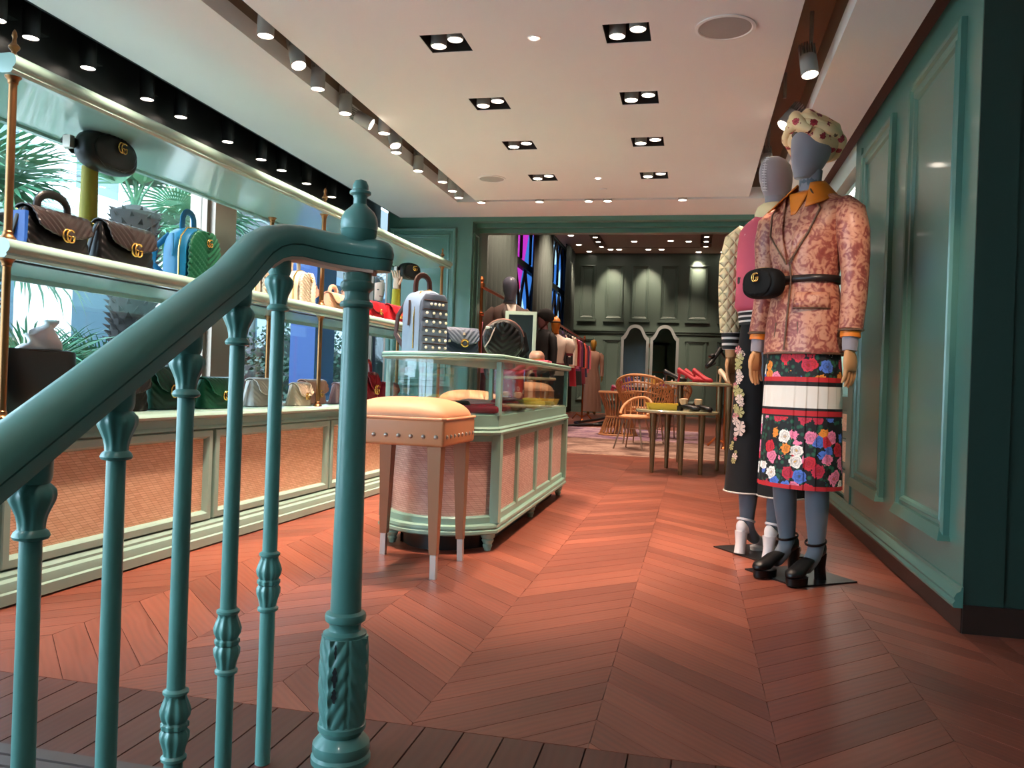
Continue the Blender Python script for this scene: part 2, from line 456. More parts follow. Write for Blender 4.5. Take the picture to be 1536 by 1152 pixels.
MB(Mj).frame(7.42, 7.58, 0.3, 2.2, [(0, 0), (0, 0.012), (0.012, 0.016), (0.02, 0.006), (0.03, 0.004)]).build('jamb_moulding', TEAL, wall_b, smooth=25)

# ---- enclosure behind the viewer
struct(MB().box(-3.12, 2.6, -2.72, -2.6, -1.4, 2.8).box(2.4, 2.52, -2.6, 7.72, -1.4, 2.9).build('wall_rear', mat('stairwell_paint', (120, 128, 120), 0.7), smooth=0))

# ---- window wall at the left (front room)
win = struct(MB().box(-3.10, -3.02, -2.6, 7.40, 0.0, 0.12).box(-3.10, -3.02, -2.6, -2.3, 0.12, 2.64).build('wall_left', BRONZE, smooth=0))
GLASS = NT('clear_pane')
fc = GLASS.node('ShaderNodeLayerWeight', {'Blend': 0.5}); fw = GLASS.math('MULTIPLY_ADD', GLASS.math('POWER', fc.outputs['Facing'], 4.0), 0.6, 0.035); tr = GLASS.node('ShaderNodeBsdfTransparent', {'Color': (0.93, 0.97, 0.96, 1)})
gl = GLASS.node('ShaderNodeBsdfGlossy', {'Roughness': 0.02, 'Color': (1, 1, 1, 1)}); mx = GLASS.node('ShaderNodeMixShader')
GLASS.link(fw, mx.inputs[0]); GLASS.link(tr.outputs[0], mx.inputs[1]); GLASS.link(gl.outputs[0], mx.inputs[2]); GLASS.link(mx.outputs[0], GLASS.out.inputs[0])
GLASS = GLASS.m
for i, (y0, y1) in enumerate(((0.6, 2.2), (2.28, 4.62), (4.92, 7.37), (-2.25, 0.5))):  # last window is out of view, added for cool daylight on the railing
    w = struct(MB().box(-3.10, -3.02, y1, y1 + 0.03, 0.12, 2.64).box(-3.10, -3.02, y0 - 0.03, y0, 0.12, 2.64).build('window_%d' % (i + 1 if i < 3 else 7), BRONZE, smooth=0))
    MB().box(-3.064, -3.056, y0, y1, 0.12, 2.60).build('pane', GLASS, w, smooth=0)
w = struct(MB().box(-3.10, -3.05, 7.40, 7.44, 0.0, 2.78).box(-2.91, -2.88, 7.40, 7.44, 0, 2.78).box(-3.05, -2.91, 7.40, 7.44, 2.6, 2.78).build('window_6', BRONZE, smooth=0))
MB().box(-3.05, -2.91, 7.418, 7.424, 0.0, 2.6).build('pane', GLASS, w, smooth=0)
struct(MB().box(-3.16, -2.98, 4.65, 4.89, 0.0, 2.64).build('trim_2', BRONZE, smooth=0))
struct(MB().box(-3.05, -2.97, -2.6, 7.37, 2.13, 2.6).box(-3.0, -2.95, -2.6, 7.37, 2.10, 2.15).build('trim_3', BLACK, smooth=0))

# ---- far room
FY = 24.5
wall_f = struct(MB().box(-3.9, 3.7, FY, FY + 0.15, 0, 5.0).build('wall_far', FART, smooth=0))
struct(MB().box(3.6, 3.75, 7.4, FY, 0, 5.0).build('wall_far_right', FART, smooth=0))
MF = Matrix(((1, 0, 0, 0), (0, 0, -1, FY), (0, 1, 0, 0), (0, 0, 0, 1)))
FP = [(0, 0), (0, 0.05), (0.03, 0.06), (0.06, 0.03), (0.09, 0.02), (0.10, 0.0)]
cols = ((-3.45, -3.0), (-2.68, -2.16), (-1.91, -1.40), (-1.08, -0.55), (-0.28, 0.30), (0.62, 1.14), (1.45, 1.95), (2.3, 2.85), (3.0, 3.45))
for a, b in cols:
    for z0, z1 in ((2.80, 4.40), (0.36, 2.18)):
        MB(MF).frame(a, b, z0, z1, FP).build('panel_moulding', FART, wall_f, smooth=25)
        MB(MF).box(a + 0.1, b - 0.1, z0 + 0.1, z1 - 0.1, 0, 0.012).build('panel', FART, wall_f, smooth=0)
    MB(MF).box(a - 0.05, b + 0.05, 2.72, 2.80, 0, 0.10).build('panel_sill', FART, wall_f, smooth=0)
    MB(MF).box(a - 0.04, b + 0.04, 2.18, 2.24, 0, 0.08).build('panel_cornice', FART, wall_f, smooth=0)
struct(MB().box(-3.75, 3.6, FY - 0.10, FY, 2.44, 2.50).box(-3.75, 3.6, FY - 0.06, FY, 2.38, 2.44).box(-3.75, 3.6, FY - 0.05, FY, 2.5, 2.56).build('trim_4', FART, smooth=0))
struct(MB().box(-3.75, 3.6, FY - 0.05, FY, 0.0, 0.2).build('baseboard_far', FART, smooth=0))
FCZ = 4.75
struct(slab(-3.75, 3.6, 7.72, FY, FCZ, FCZ + 0.1, [(-2.85, -2.55, 12, 23.4), (0.02, 0.32, 12, 23.4)]).build('ceiling_far', mat('far_plaster', (206, 178, 164), 0.85), smooth=0))
struct(MB().box(-3.0, -2.4, 11.8, 23.6, FCZ + 0.15, FCZ + 0.2).box(-0.1, 0.45, 11.8, 23.6, FCZ + 0.15, FCZ + 0.2).box(-2.55, 0.02, 23.44, 23.50, FCZ - 0.004, FCZ + 0.05).build('ceiling_far_slot', GAPB, smooth=0))
# left side of the far room : solid part, then two tall windows
struct(MB().box(-2.88, -2.78, 7.72, 10.6, 0, 5).box(-3.9, -2.78, 10.6, 10.72, 0, 5).box(-3.9, -3.75, 10.6, 16.3, 0, 5).box(-3.9, -3.75, 19.5, 21.4, 0, 5).box(-3.9, -3.75, 23.7, FY, 0, 5)
       .box(-3.9, -3.75, 16.3, 19.5, 0, 0.5).box(-3.9, -3.75, 21.4, 23.7, 0, 0.5).box(-3.9, -3.75, 16.3, 19.5, 4.7, 5).box(-3.9, -3.75, 21.4, 23.7, 4.7, 5).build('wall_far_left', FART, smooth=0))
def stained(name):
    t = NT(name)
    co = t.node('ShaderNodeTexCoord'); mp = t.node('ShaderNodeMapping', {'Vector': co.outputs['Object'], 'Scale': (1, 1.1, 0.7)})
    vz = t.node('ShaderNodeTexVoronoi', {'Vector': mp.outputs[0], 'Scale': 1.0})
    sp = t.node('ShaderNodeSeparateXYZ', {0: vz.outputs['Color']})
    col = t.ramp(sp.outputs[0], [(0.0, C3((150, 74, 134))), (0.25, C3((158, 70, 108))), (0.4, C3((84, 112, 140))), (0.7, C3((150, 160, 164))), (1.0, C3((70, 96, 132)))], 'CONSTANT')
    a = t.node('ShaderNodeBsdfTransparent'); t.link(col, a.inputs[0])
    g = t.node('ShaderNodeBsdfGlossy', {'Roughness': 0.1}); m = t.node('ShaderNodeMixShader', {0: 0.06})
    t.link(a.outputs[0], m.inputs[1]); t.link(g.outputs[0], m.inputs[2]); t.link(m.outputs[0], t.out.inputs[0])
    return t.m
STAIN = stained('coloured_glass')
for i, (y0, y1) in enumerate(((16.3, 19.5), (21.4, 23.7))):
    w = struct(MB().box(-3.88, -3.78, y0, y0 + 0.08, 0.5, 4.7).box(-3.88, -3.78, y1 - 0.08, y1, 0.5, 4.7).box(-3.88, -3.78, y0, y1, 4.62, 4.7).box(-3.88, -3.78, y0, y1, 0.5, 0.58)
               .box(-3.88, -3.76, y0, y1, 3.35, 3.5).build('window_%d' % (i + 4), BLACK, smooth=0))
    MB().box(-3.772, -3.766, y0 + 0.08, y1 - 0.08, 0.58, 4.62).build('pane', STAIN, w, smooth=0)
    tr = MB(); n = 3; wd = (y1 - y0 - 0.16) / n
    for k in range(n):
        a = y0 + 0.08 + wd * k
        for zz, hh in ((0.6, 2.7), (3.5, 1.1)):
            pts = [(-3.76, a, zz), (-3.76, a, zz + hh * 0.55), (-3.76, a + wd * 0.15, zz + hh * 0.8), (-3.76, a + wd * 0.5, zz + hh), (-3.76, a + wd * 0.85, zz + hh * 0.8), (-3.76, a + wd, zz + hh * 0.55), (-3.76, a + wd, zz)]
            tr.tube(pts, 0.035, 6)
        tr.tube([(-3.76, a, 1.6), (-3.76, a + wd * 0.5, 2.1), (-3.76, a + wd, 1.6)], 0.03, 6)
    tr.build('tracery', BLACK, w)
# ================================================================== CEILING FIXTURES
def make_can(parent, c, r, h, body, direction=(0, 0, -1), fins=False, lens=LENS, name='lamp'):
    d = Vector(direction).normalized(); q = Vector((0, 0, -1)).rotation_difference(d).to_matrix().to_4x4()
    M = Matrix.Translation(c) @ q
    mb = MB(M)
    mb.lathe([(r * 0.9, -0.004), (r * 0.93, 0.0), (r, 0.0), (r, h * 0.6), (r * 0.96, h)], seg=20, cap=False)
    mb.lathe([(r * 0.96, h), (0.001, h)], seg=20, cap=False)
    lam = mb.build(name, body, parent)
    if fins:
        fb = MB(M)
        for k in range(7):
            x = r * (-0.85 + 1.7 * k / 6); w = sqrt(max(0.0001, r * r - x * x))
            fb.box(x - 0.0022, x + 0.0022, -w, w, h, h + r * 1.4)
        fb.build('cooling_fins', body, lam, smooth=0)
    MB(M).lathe([(r * 0.9, -0.001), (0.0005, 0.002)], seg=20, cap=False).build('lens', lens, lam)
    return lam
rows = {3.56: 'over the leather stool end of the shop', 4.37: 'above the glass showcase front', 5.16: 'above the middle of the showcase', 5.985: 'above the far end of the showcase'}
for x in LX:
    for y in LY:
        side = 'showcase-side' if x < -1 else 'mannequin-side'
        n = {3.56: 'nearest the stairs', 4.37: 'second from the stairs', 5.16: 'third from the stairs', 5.985: 'nearest the opening'}[y]
        t = thing('twin_downlight', 'square recessed twin downlight in the %s row, %s' % (side, n), 'ceiling light', (x, y, CZ), 0, 'recessed twin downlights')
        MB().box(-H, -H + 0.003, -H, H, 0.002, 0.13).box(H - 0.003, H, -H, H, 0.002, 0.13).box(-H, H, -H, -H + 0.003, 0.002, 0.13).box(-H, H, H - 0.003, H, 0.002, 0.13).box(-H, H, -H, H, 0.128, 0.134).build('housing', mat('dark_housing', (40, 32, 28), 0.7), t, smooth=0)
        make_can(t, (-0.045, 0.025, 0.002), 0.037, 0.10, GREYM)
        make_can(t, (0.047, -0.022, 0.008), 0.037, 0.09, GREYM)
        spot(t, (-0.045, 0.025, -0.008), (-0.03, 0.02, -1), 62, 58, 0.8)
        spot(t, (0.047, -0.022, -0.004), (0.06, 0.0, -1), 30, 66, 0.8)
for x, y, lab in ((-0.743, 3.55, 'small round pin downlight with a bright bare lamp'), (-0.744, 6.02, 'small round pin downlight next to the round ceiling vent')):
    t = thing('pin_downlight', lab, 'ceiling light', (x, y, CZ))
    MB().lathe([(0.02, -0.001), (0.028, -0.004), (0.03, -0.001)], seg=20).build('trim_ring', WHITE, t)
    MB().lathe([(0.018, -0.003), (0.014, -0.007), (0.001, -0.009)], seg=16).build('lens', LENS, t)
    spot(t, (0, 0, -0.02), (0, 0, -1), 8, 110, 0.8)
for x, y, lab in ((-0.45, 0.35, 'unseen fill downlight added over the top of the stairs'), (-0.2, -0.9, 'unseen fill downlight added over the lower stairs'), (-1.9, 0.2, 'unseen fill downlight added over the passage beside the stairs')):  # out-of-view lamps added as fill light for the railing
    t = thing('pin_downlight', lab, 'ceiling light', (x, y, CZ))
    MB().lathe([(0.02, -0.001), (0.028, -0.004), (0.03, -0.001)], seg=20).build('trim_ring', WHITE, t)
    MB().lathe([(0.018, -0.003), (0.014, -0.007), (0.001, -0.009)], seg=16).build('lens', LENS, t)
    spot(t, (0, 0, -0.02), (0, -0.1 if x > -1 else 0.3, -1), 9, 120, 0.9, color=(1.0, 0.86, 0.74))
for x, y, r, lab in ((0.073, 3.556, 0.125, 'large round ceiling speaker grille above the mannequins'), (-1.536, 5.98, 0.105, 'round ceiling speaker grille by the back slot')):
    t = thing('ceiling_speaker', lab, 'speaker', (x, y, CZ))
    MB().lathe([(r * 0.86, -0.003), (r * 0.9, -0.007), (r, -0.005), (r, -0.0005)], seg=40, cap=False).build('rim', WHITE, t)
    MB().lathe([(r * 0.86, -0.004), (r * 0.4, -0.006), (0.001, -0.006)], seg=40, cap=False).build('grille', mat('speaker_grey', (168, 156, 152), 0.8, bump=0.2, bscale=400), t)
t = thing('smoke_detector', 'tiny white ceiling sensor dot near the back slot', 'sensor', (-0.74, 6.36, CZ))
MB().lathe([(0.03, -0.001), (0.026, -0.008), (0.001, -0.009)], seg=16).build('cover', WHITE, t)

slotL = [(-1.90, 3.30, 0), (-1.915, 3.64, 1), (-1.965, 3.95, 0), (-1.985, 4.34, 0), (-1.915, 4.55, 2), (-1.90, 4.72, 0), (-1.925, 4.98, 1), (-1.975, 5.13, 0), (-1.985, 5.60, 0), (-1.905, 5.93, 0), (-1.915, 6.22, 0), (-1.93, 6.45, 0), (-1.94, 2.3, 0), (-1.94, 2.75, 0)]
ordn = ['first', 'second', 'third', 'fourth', 'fifth', 'sixth', 'seventh', 'eighth', 'ninth', 'tenth', 'eleventh', 'twelfth', 'thirteenth', 'fourteenth']
sl = sorted(slotL, key=lambda q: -q[1])
for i, (x, y, k) in enumerate(sl):
    t = thing('slot_spotlight', 'grey spotlight can in the long window-side ceiling slot, %s from the opening' % ordn[i], 'spotlight', (x, y, CZ), 0, 'spotlights in the window-side slot')
    d = [(0, 0, -1), (0.35, -0.25, -1), (0.9, 0.2, -0.5)][k]
    make_can(t, (0, 0, -0.03), 0.037, 0.10, GREYM, d, True)
    MB().tube([(0, 0, 0.12), (0, 0, 0.24)], 0.008, 8).build('stem', GREYM, t)
    spot(t, (0, 0, -0.05), (-0.16 if k == 0 else 0.35, 0.05, -1), 66, 64, 0.8)
for i, (x, y, k) in enumerate(((0.47, 4.0, 0), (0.43, 4.75, 1), (0.42, 5.65, 0), (0.45, 6.2, 1), (0.46, 2.3, 0))):
    nm = ['bright grey track spotlight with cooling fins, above the turban mannequin', 'grey track spotlight half hidden behind the turban', 'grey track spotlight glowing white beside the mannequin heads', 'pale tilted track spotlight at the end of the slot over the mannequins', 'grey track spotlight above the stair landing'][i]
    t = thing('slot_spotlight', nm, 'spotlight', (x, y, CZ), 0, 'spotlights in the wall-side slot')
    d = Vector((0.12, -0.2, -1)) if not k else Vector((-0.6, -0.3, -0.8))
    make_can(t, (0, 0, -0.05), 0.04, 0.09, GREYM, d, True)
    MB().tube([(0.0, 0, 0.10), (0.0, 0, 0.24)], 0.009, 8).build('stem', GREYM, t)
    aim = [(0.02, -0.1, -1), (-0.25, -0.6, -0.8), (-0.1, -0.6, -0.7), (-0.2, 0.2, -1), (0.1, 0.9, -0.8)][i]
    spot(t, (0, -0.01, -0.07), aim, 34 if i != 4 else 44, 50 if i != 4 else 34, 0.6)
for i, (x, lab) in enumerate(((-1.81, 'slim'), (-1.31, 'small round'), (-0.9, 'flush white'), (-0.745, 'bright'), (-0.146, 'round white'))):
    t = thing('slot_downlight', 'small round lamp in the narrow cross slot near the opening, %s from the window side' % ordn[i], 'ceiling light', (x, 6.72, CZ), 0, 'lamps in the cross slot')
    make_can(t, (0, 0, -0.012), 0.036, 0.08, GREYM)
    spot(t, (0, 0, -0.03), (0, 0.1, -1), 22, 66, 0.7)
for i, y in enumerate((2.55, 2.867, 3.044, 3.391, 3.826, 4.118, 4.596, 5.0, 5.28, 5.66, 6.1, 6.6)):
    t = thing('window_spotlight', 'black cylinder spotlight in the dark window recess, %s along from the stairs' % ordn[i], 'spotlight', (-2.88, y, CZ), 0, 'black spotlights along the window')
    make_can(t, (0, 0, -0.09), 0.036, 0.19, BLACK)
    MB().box(-0.012, 0.012, -0.012, 0.012, 0.1, 0.26).build('stem', BLACK, t, smooth=0)
    MB().box(-0.10, -0.05, 0.08, 0.16, -0.02, 0.09).build('ballast', BLACK, t, smooth=0)
    spot(t, (0, 0, -0.11), (0.30, 0.0, -1), 12, 70, 0.7)

# ================================================================== LEFT COUNTER AND SHELVES
ANG = radians(1.7); LN = Vector((cos(ANG), -sin(ANG), 0)); LD = Vector((sin(ANG), cos(ANG), 0)); LP = Vector((-2.255, 3.0, 0))
def LU(s, off, z): return tuple(LP + LD * (s - 3.0) - LN * off + Vector((0, 0, z)))
def rattan(name, c1, c2, c3, sc=1.0):
    t = NT(name); uv = t.node('ShaderNodeUVMap')
    def br(rot, s):
        sx = t.node('ShaderNodeSeparateXYZ', {0: uv.outputs[0]}); mp = t.node('ShaderNodeCombineXYZ', {0: t.math('MULTIPLY_ADD', sx.outputs[1], 0.92, sx.outputs[0]), 1: sx.outputs[1]})
        b = t.node('ShaderNodeTexBrick', {'Vector': mp.outputs[0], 'Color1': C3(c1), 'Color2': C3(c2), 'Mortar': C3(c3), 'Scale': s, 'Mortar Size': 0.014, 'Mortar Smooth': 0.6, 'Brick Width': 0.62, 'Row Height': 0.17})
        b.offset = 0.0; return b
    b = br(0.0, 17.0 * sc)
    t.link(b.outputs[0], t.b.inputs['Base Color']); t.b.inputs['Roughness'].default_value = 0.55
    t.bump(t.math('SUBTRACT', 1.0, b.outputs[1]), 0.5, 0.004)
    return t.m
RAT = rattan('rattan_weave', (230, 192, 160), (214, 170, 136), (156, 110, 82))
RATP = rattan('pale_rattan_weave', (214, 176, 160), (198, 154, 138), (140, 98, 88))
def rat_panel(parent, y0, y1, z0, z1, x):
    MB().uvquad([(x, y0, z0), (x, y1, z0), (x, y1, z1), (x, y0, z1)], [(y0, z0), (y1, z0), (y1, z1), (y0, z1)]).build('rattan_panel', RAT, parent, smooth=0)
S0, S1 = 2.32, 7.30
cab = thing('display_counter', 'long low teal counter with woven rattan doors under the window', 'cabinet', (LP.x, LP.y, 0), -ANG)
a, b = S0 - 3, S1 - 3
MB().box(-0.60, -0.032, a, b, 0.0, 0.60).build('body', SHELF, cab, smooth=0)
def run_y(prof, y0, y1, name, m, par):
    return MB().rings([[(p[0], y, p[1]) for p in prof] for y in (y0, y1)], True).build(name, m, par)
run_y([(-0.60, 0.598), (0.006, 0.598), (0.022, 0.606), (0.026, 0.615), (0.020, 0.625), (0.006, 0.632), (-0.60, 0.632)], a - 0.02, b, 'counter_top', SHELF, cab)
run_y([(-0.04, 0.545), (0.0, 0.545), (0.012, 0.552), (0.004, 0.560), (-0.012, 0.566), (-0.012, 0.597), (-0.04, 0.597)], a, b, 'cornice', SHELF, cab)
run_y([(-0.04, 0.008), (0.045, 0.008), (0.045, 0.045), (0.034, 0.05), (0.034, 0.058), (0.03, 0.08), (0.012, 0.088), (0.012, 0.098), (0.0, 0.112), (-0.04, 0.112)], a - 0.03, b, 'plinth', SHELF, cab)
stl = [2.34, 3.547, 4.76, 5.96, 7.16]
for s0, s1 in zip(stl[:-1], stl[1:]):
    y0, y1 = s0 - 3 + 0.012, s1 - 3 - 0.012
    d = MB(Matrix(((0, 0, 1, 0), (1, 0, 0, 0), (0, 1, 0, 0), (0, 0, 0, 1)))).frame(y0, y1, 0.118, 0.543, [(0, -0.032), (0, 0.0), (0.004, 0.004), (0.030, 0.004), (0.034, 0.0), (0.040, -0.01), (0.044, -0.022)]).build('door', SHELF, cab, smooth=25)
    rat_panel(d, y0 + 0.042, y1 - 0.042, 0.158, 0.502, -0.02)
    if s0 < 4:
        MB(Matrix.Translation((-0.014, y0 + 0.52 + (0.05 if s0 > 3 else 0), 0.415)) @ Matrix.Rotation(pi / 2, 4, 'Y')).lathe([(0.005, -0.005), (0.005, 0.012), (0.012, 0.018), (0.011, 0.026), (0.004, 0.03)], seg=14).build('knob', BRASS, d)
MB().box(-0.60, 0.0, a - 0.012, a, 0.11, 0.6).build('end_panel', TEAL, cab, smooth=0)

unit = thing('shelf_unit', 'two-tier teal shelf on brass posts standing on the rattan counter', 'shelf', (LP.x, LP.y, 0), -ANG)
e0, e1 = S0 - 3, 6.95 - 3
for zt, th, nm in ((1.245, 0.062, 'shelf'), (1.865, 0.062, 'shelf')):
    zb = zt - th; dp = -0.47
    MB().rings([[(p[0], y, p[1]) for p in [(dp, zb), (-0.05, zb), (-0.03, zb - 0.004), (0.004, zb - 0.004), (0.014, zb + 0.004), (0.012, zb + 0.012), (0.02, zb + 0.018), (0.026, zb + 0.03), (0.024, zb + 0.045), (0.014, zb + 0.056), (0.0, zt), (dp, zt)]] for y in (e0, e1)], True).build(nm, SHELF, unit)
    if zt > 1.5:
        MB().box(-0.50, -0.472, e0, e1, zb - 0.012, zt).build('back_rail', SHELF, unit, smooth=0)
    else:
        MB().box(-0.485, -0.472, e0, e1, zb - 0.02, zt + 0.01).build('back_rail', SHELF, unit, smooth=0)
        MB().box(-0.07, -0.05, e0, e1, zb - 0.006, zb).build('light_rail', BLACK, unit, smooth=0)
def flange(mb, x, y, z, up=1):
    mb.lathe([(0.0135, 0.03 * up), (0.0165, 0.026 * up), (0.0165, 0.02 * up), (0.02, 0.012 * up), (0.026, 0.006 * up), (0.027, 0.0)], (x, y, z), 18)
for s, x in ((2.365, -0.03), (4.64, -0.03), (6.83, -0.03), (2.365, -0.43), (4.72, -0.43), (6.86, -0.43)):
    y = s - 3
    for z0, z1 in ((0.632, 1.183), (1.245, 1.803)):
        p = MB().lathe([(0.0135, z0), (0.0135, z1)], (x, y, 0), 18).build('post', BRASS, unit)
        mb = MB(); flange(mb, x, y, z0, 1); mb.build('flange', BRASS, p)
        mb = MB(); flange(mb, x, y, z1, -1); mb.build('flange', BRASS, p)
    if x > -0.1:
        MB().lathe([(0.014, 1.865), (0.014, 1.872), (0.008, 1.88), (0.008, 1.886), (0.018, 1.898), (0.018, 1.904), (0.008, 1.916), (0.006, 1.93), (0.009, 1.94), (0.007, 1.952), (0.001, 1.962)], (x, y, 0), 16).build('finial', BRASS, unit)

# ================================================================== RAILING
rail = thing('stair_railing', 'teal cast-iron stair railing with newel post and rounded handrail', 'railing', (0, 0, 0))
def rz_(y): return 1.09 + (y - 1.55) * 0.575
path = [(-0.863, y, rz_(y) - 0.012) for y in (0.30, 0.5, 0.7, 0.9, 1.1, 1.3, 1.40)]
path += [(-0.862, 1.45, 1.034 - 0.002), (-0.860, 1.49, 1.064), (-0.855, 1.525, 1.083), (-0.845, 1.56, 1.093), (-0.825, 1.592, 1.096), (-0.80, 1.612, 1.093), (-0.76, 1.630, 1.086), (-0.711, 1.645, 1.08), (-0.672, 1.655, 1.076)]
def sweep(path, prof, mb):
    P = [Vector(p) for p in path]; R = []
    for i, p in enumerate(P):
        t = (P[min(i + 1, len(P) - 1)] - P[max(0, i - 1)]).normalized()
        sd = t.cross(Vector((0, 0, 1))).normalized(); up = sd.cross(t).normalized()
        R.append([tuple(p + sd * q[0] + up * q[1]) for q in prof])
    return mb.rings(R, True)
hp = [(0.030, -0.030), (0.0335, -0.009), (0.0335, -0.0075), (0.030, -0.006), (0.0345, -0.0045), (0.036, 0.008), (0.033, 0.022), (0.024, 0.032), (0.010, 0.037)]
hp = hp + [(-x, z) for x, z in hp[::-1]]
sweep(path, hp, MB()).build('handrail', RAILT, rail, smooth=50)
sweep([(p[0], p[1], p[2]) for p in path[8:]], [(0.029, -0.037), (0.029, -0.0305), (-0.029, -0.0305), (-0.029, -0.037)], MB()).build('core_strip', mat('bare_pink_primer', (226, 184, 164), 0.6), rail, smooth=0)
MB().lathe([(0.029, -0.030), (0.0335, -0.009), (0.0335, -0.0075), (0.030, -0.006), (0.0345, -0.0045), (0.036, 0.008), (0.033, 0.022), (0.024, 0.032), (0.010, 0.037)], (-0.672, 1.655, 1.076), 28).build('rail_end_cap', RAILT, rail)
def baluster(x, y, zr, zb):
    o = MB().lathe([(0.0158, zb), (0.0158, zr - 0.775)], (x, y, 0), 18, False).lathe([(0.0155, zr - 0.655), (0.0140, zr - 0.138)], (x, y, 0), 18, False).build('baluster', RAILT, rail)
    MB().lathe([(0.014, zr - 0.147), (0.0215, zr - 0.145), (0.0235, zr - 0.141), (0.0215, zr - 0.136), (0.0170, zr - 0.132), (0.0170, zr - 0.124), (0.0190, zr - 0.114), (0.0235, zr - 0.103), (0.0275, zr - 0.094), (0.0290, zr - 0.087), (0.0280, zr - 0.080), (0.0240, zr - 0.074), (0.0205, zr - 0.071), (0.0225, zr - 0.067), (0.0240, zr - 0.060), (0.0240, zr - 0.020)], (x, y, 0), 64, False, (zr - 0.128, zr - 0.076, 0.045, 10)).build('capital', RAILT, o)
    v = zr - 0.715
    MB().lathe([(0.0155, v - 0.064), (0.021, v - 0.060), (0.0215, v - 0.055), (0.0175, v - 0.051), (0.0185, v - 0.04), (0.0235, v - 0.024), (0.0235, v - 0.014), (0.019, v - 0.007), (0.0225, v - 0.004), (0.0225, v + 0.003), (0.019, v + 0.006), (0.0235, v + 0.014), (0.025, v + 0.024), (0.0215, v + 0.036), (0.0175, v + 0.047), (0.0185, v + 0.053), (0.0215, v + 0.056), (0.0215, v + 0.06), (0.0155, v + 0.064)], (x, y, 0), 64, False, (v - 0.05, v + 0.05, 0.075, 9)).build('knop', RAILT, o)
for k, y in enumerate((1.583, 1.430, 1.272, 1.100, 0.938, 0.775, 0.615)):
    zr = [1.098, 1.018, 0.92, 0.826, 0.733, 0.640, 0.548][k]
    baluster(-0.86, y, zr, -0.002 if y > 1.5 else -0.167 * (1 + int((1.5 - y) / 0.27)) )
nx, ny = -0.711, 1.645
newel = MB().lathe([(0.063, 0.0), (0.063, 0.012), (0.058, 0.018), (0.061, 0.026), (0.060, 0.04), (0.05, 0.052), (0.043, 0.058), (0.046, 0.064), (0.051, 0.070), (0.051, 0.08), (0.045, 0.085)], (nx, ny, 0), 32, True).build('newel_base', RAILT, rail)
# leaf drum with relief
R = []
for i in range(40):
    z = 0.083 + (0.268 - 0.083) * i / 39; r0 = 0.0455 + 0.004 * sin(pi * (i / 39) * 0.9) ; ring = []
    for j in range(112):
        a = 2 * pi * j / 112; la = ((a / (2 * pi) * 4 + 0.62) % 1.0) * 2 - 1
        rel = 0.0045 * abs(sin(5.5 * (abs(la) ** 0.8) - (z - 0.08) * 75)) * (1 - abs(la) * 0.3) + 0.005 * math.exp(-(la / 0.10) ** 2) - 0.004 * math.exp(-((abs(la) - 1) / 0.07) ** 2)
        ring.append((nx + (r0 + rel) * cos(a), ny + (r0 + rel) * sin(a), z))
    R.append(ring)
drum = MB().rings(R, True).build('leaf_drum', RAILT, rail, smooth=60)
# corroded split in the drum (dark jagged gap)
ck = MB(); ca = atan2(-ny, -nx) - 0.33
def onr(a, z, r=0.0545): return (nx + r * cos(a), ny + r * sin(a), z)
for zs in ((0.262, 0.232), (0.215, 0.172), (0.170, 0.140)):
    n = 9; L_ = []; R_ = []
    for i in range(n):
        z = zs[0] + (zs[1] - zs[0]) * i / (n - 1); w = 0.15 * sin(pi * (0.1 + 0.8 * i / (n - 1))) * (0.55 + 0.45 * ((i * 7) % 3) / 2) * (1 if zs[0] < 0.22 else 0.5)
        L_.append(onr(ca - w, z)); R_.append(onr(ca + w * 0.7, z))
    ck.sheet([L_, R_])
ck.build('corrosion_gap', DARK, drum, smooth=0)
MB().lathe([(0.036, 0.262), (0.045, 0.268), (0.046, 0.274), (0.035, 0.28), (0.033, 0.288), (0.036, 0.296), (0.0425, 0.300), (0.044, 0.308), (0.042, 0.315), (0.034, 0.32)], (nx, ny, 0), 32, True).build('collar', RAILT, rail)
MB().lathe([(0.0330, 0.318), (0.0325, 0.36), (0.0275, 0.98)], (nx, ny, 0), 32, False).build('newel_shaft', RAILT, rail)
MB().lathe([(0.0275, 0.965), (0.034, 0.968), (0.036, 0.973), (0.034, 0.979), (0.028, 0.982), (0.026, 0.99), (0.027, 1.0), (0.033, 1.006), (0.036, 1.012), (0.035, 1.02), (0.030, 1.024), (0.030, 1.04)], (nx, ny, 0), 32, True).build('newel_capital', RAILT, rail)
MB().lathe([(0.022, 1.09), (0.020, 1.096), (0.0165, 1.108), (0.020, 1.118), (0.030, 1.124), (0.037, 1.138), (0.0385, 1.148), (0.0395, 1.150), (0.0385, 1.152), (0.0395, 1.163), (0.0375, 1.178), (0.031, 1.190), (0.021, 1.199), (0.014, 1.206), (0.0135, 1.218), (0.016, 1.224), (0.0225, 1.228), (0.0225, 1.233), (0.017, 1.237), (0.0165, 1.247), (0.012, 1.256), (0.001, 1.260)], (nx, ny, -0.018), 32, False).build('finial', RAILT, rail)

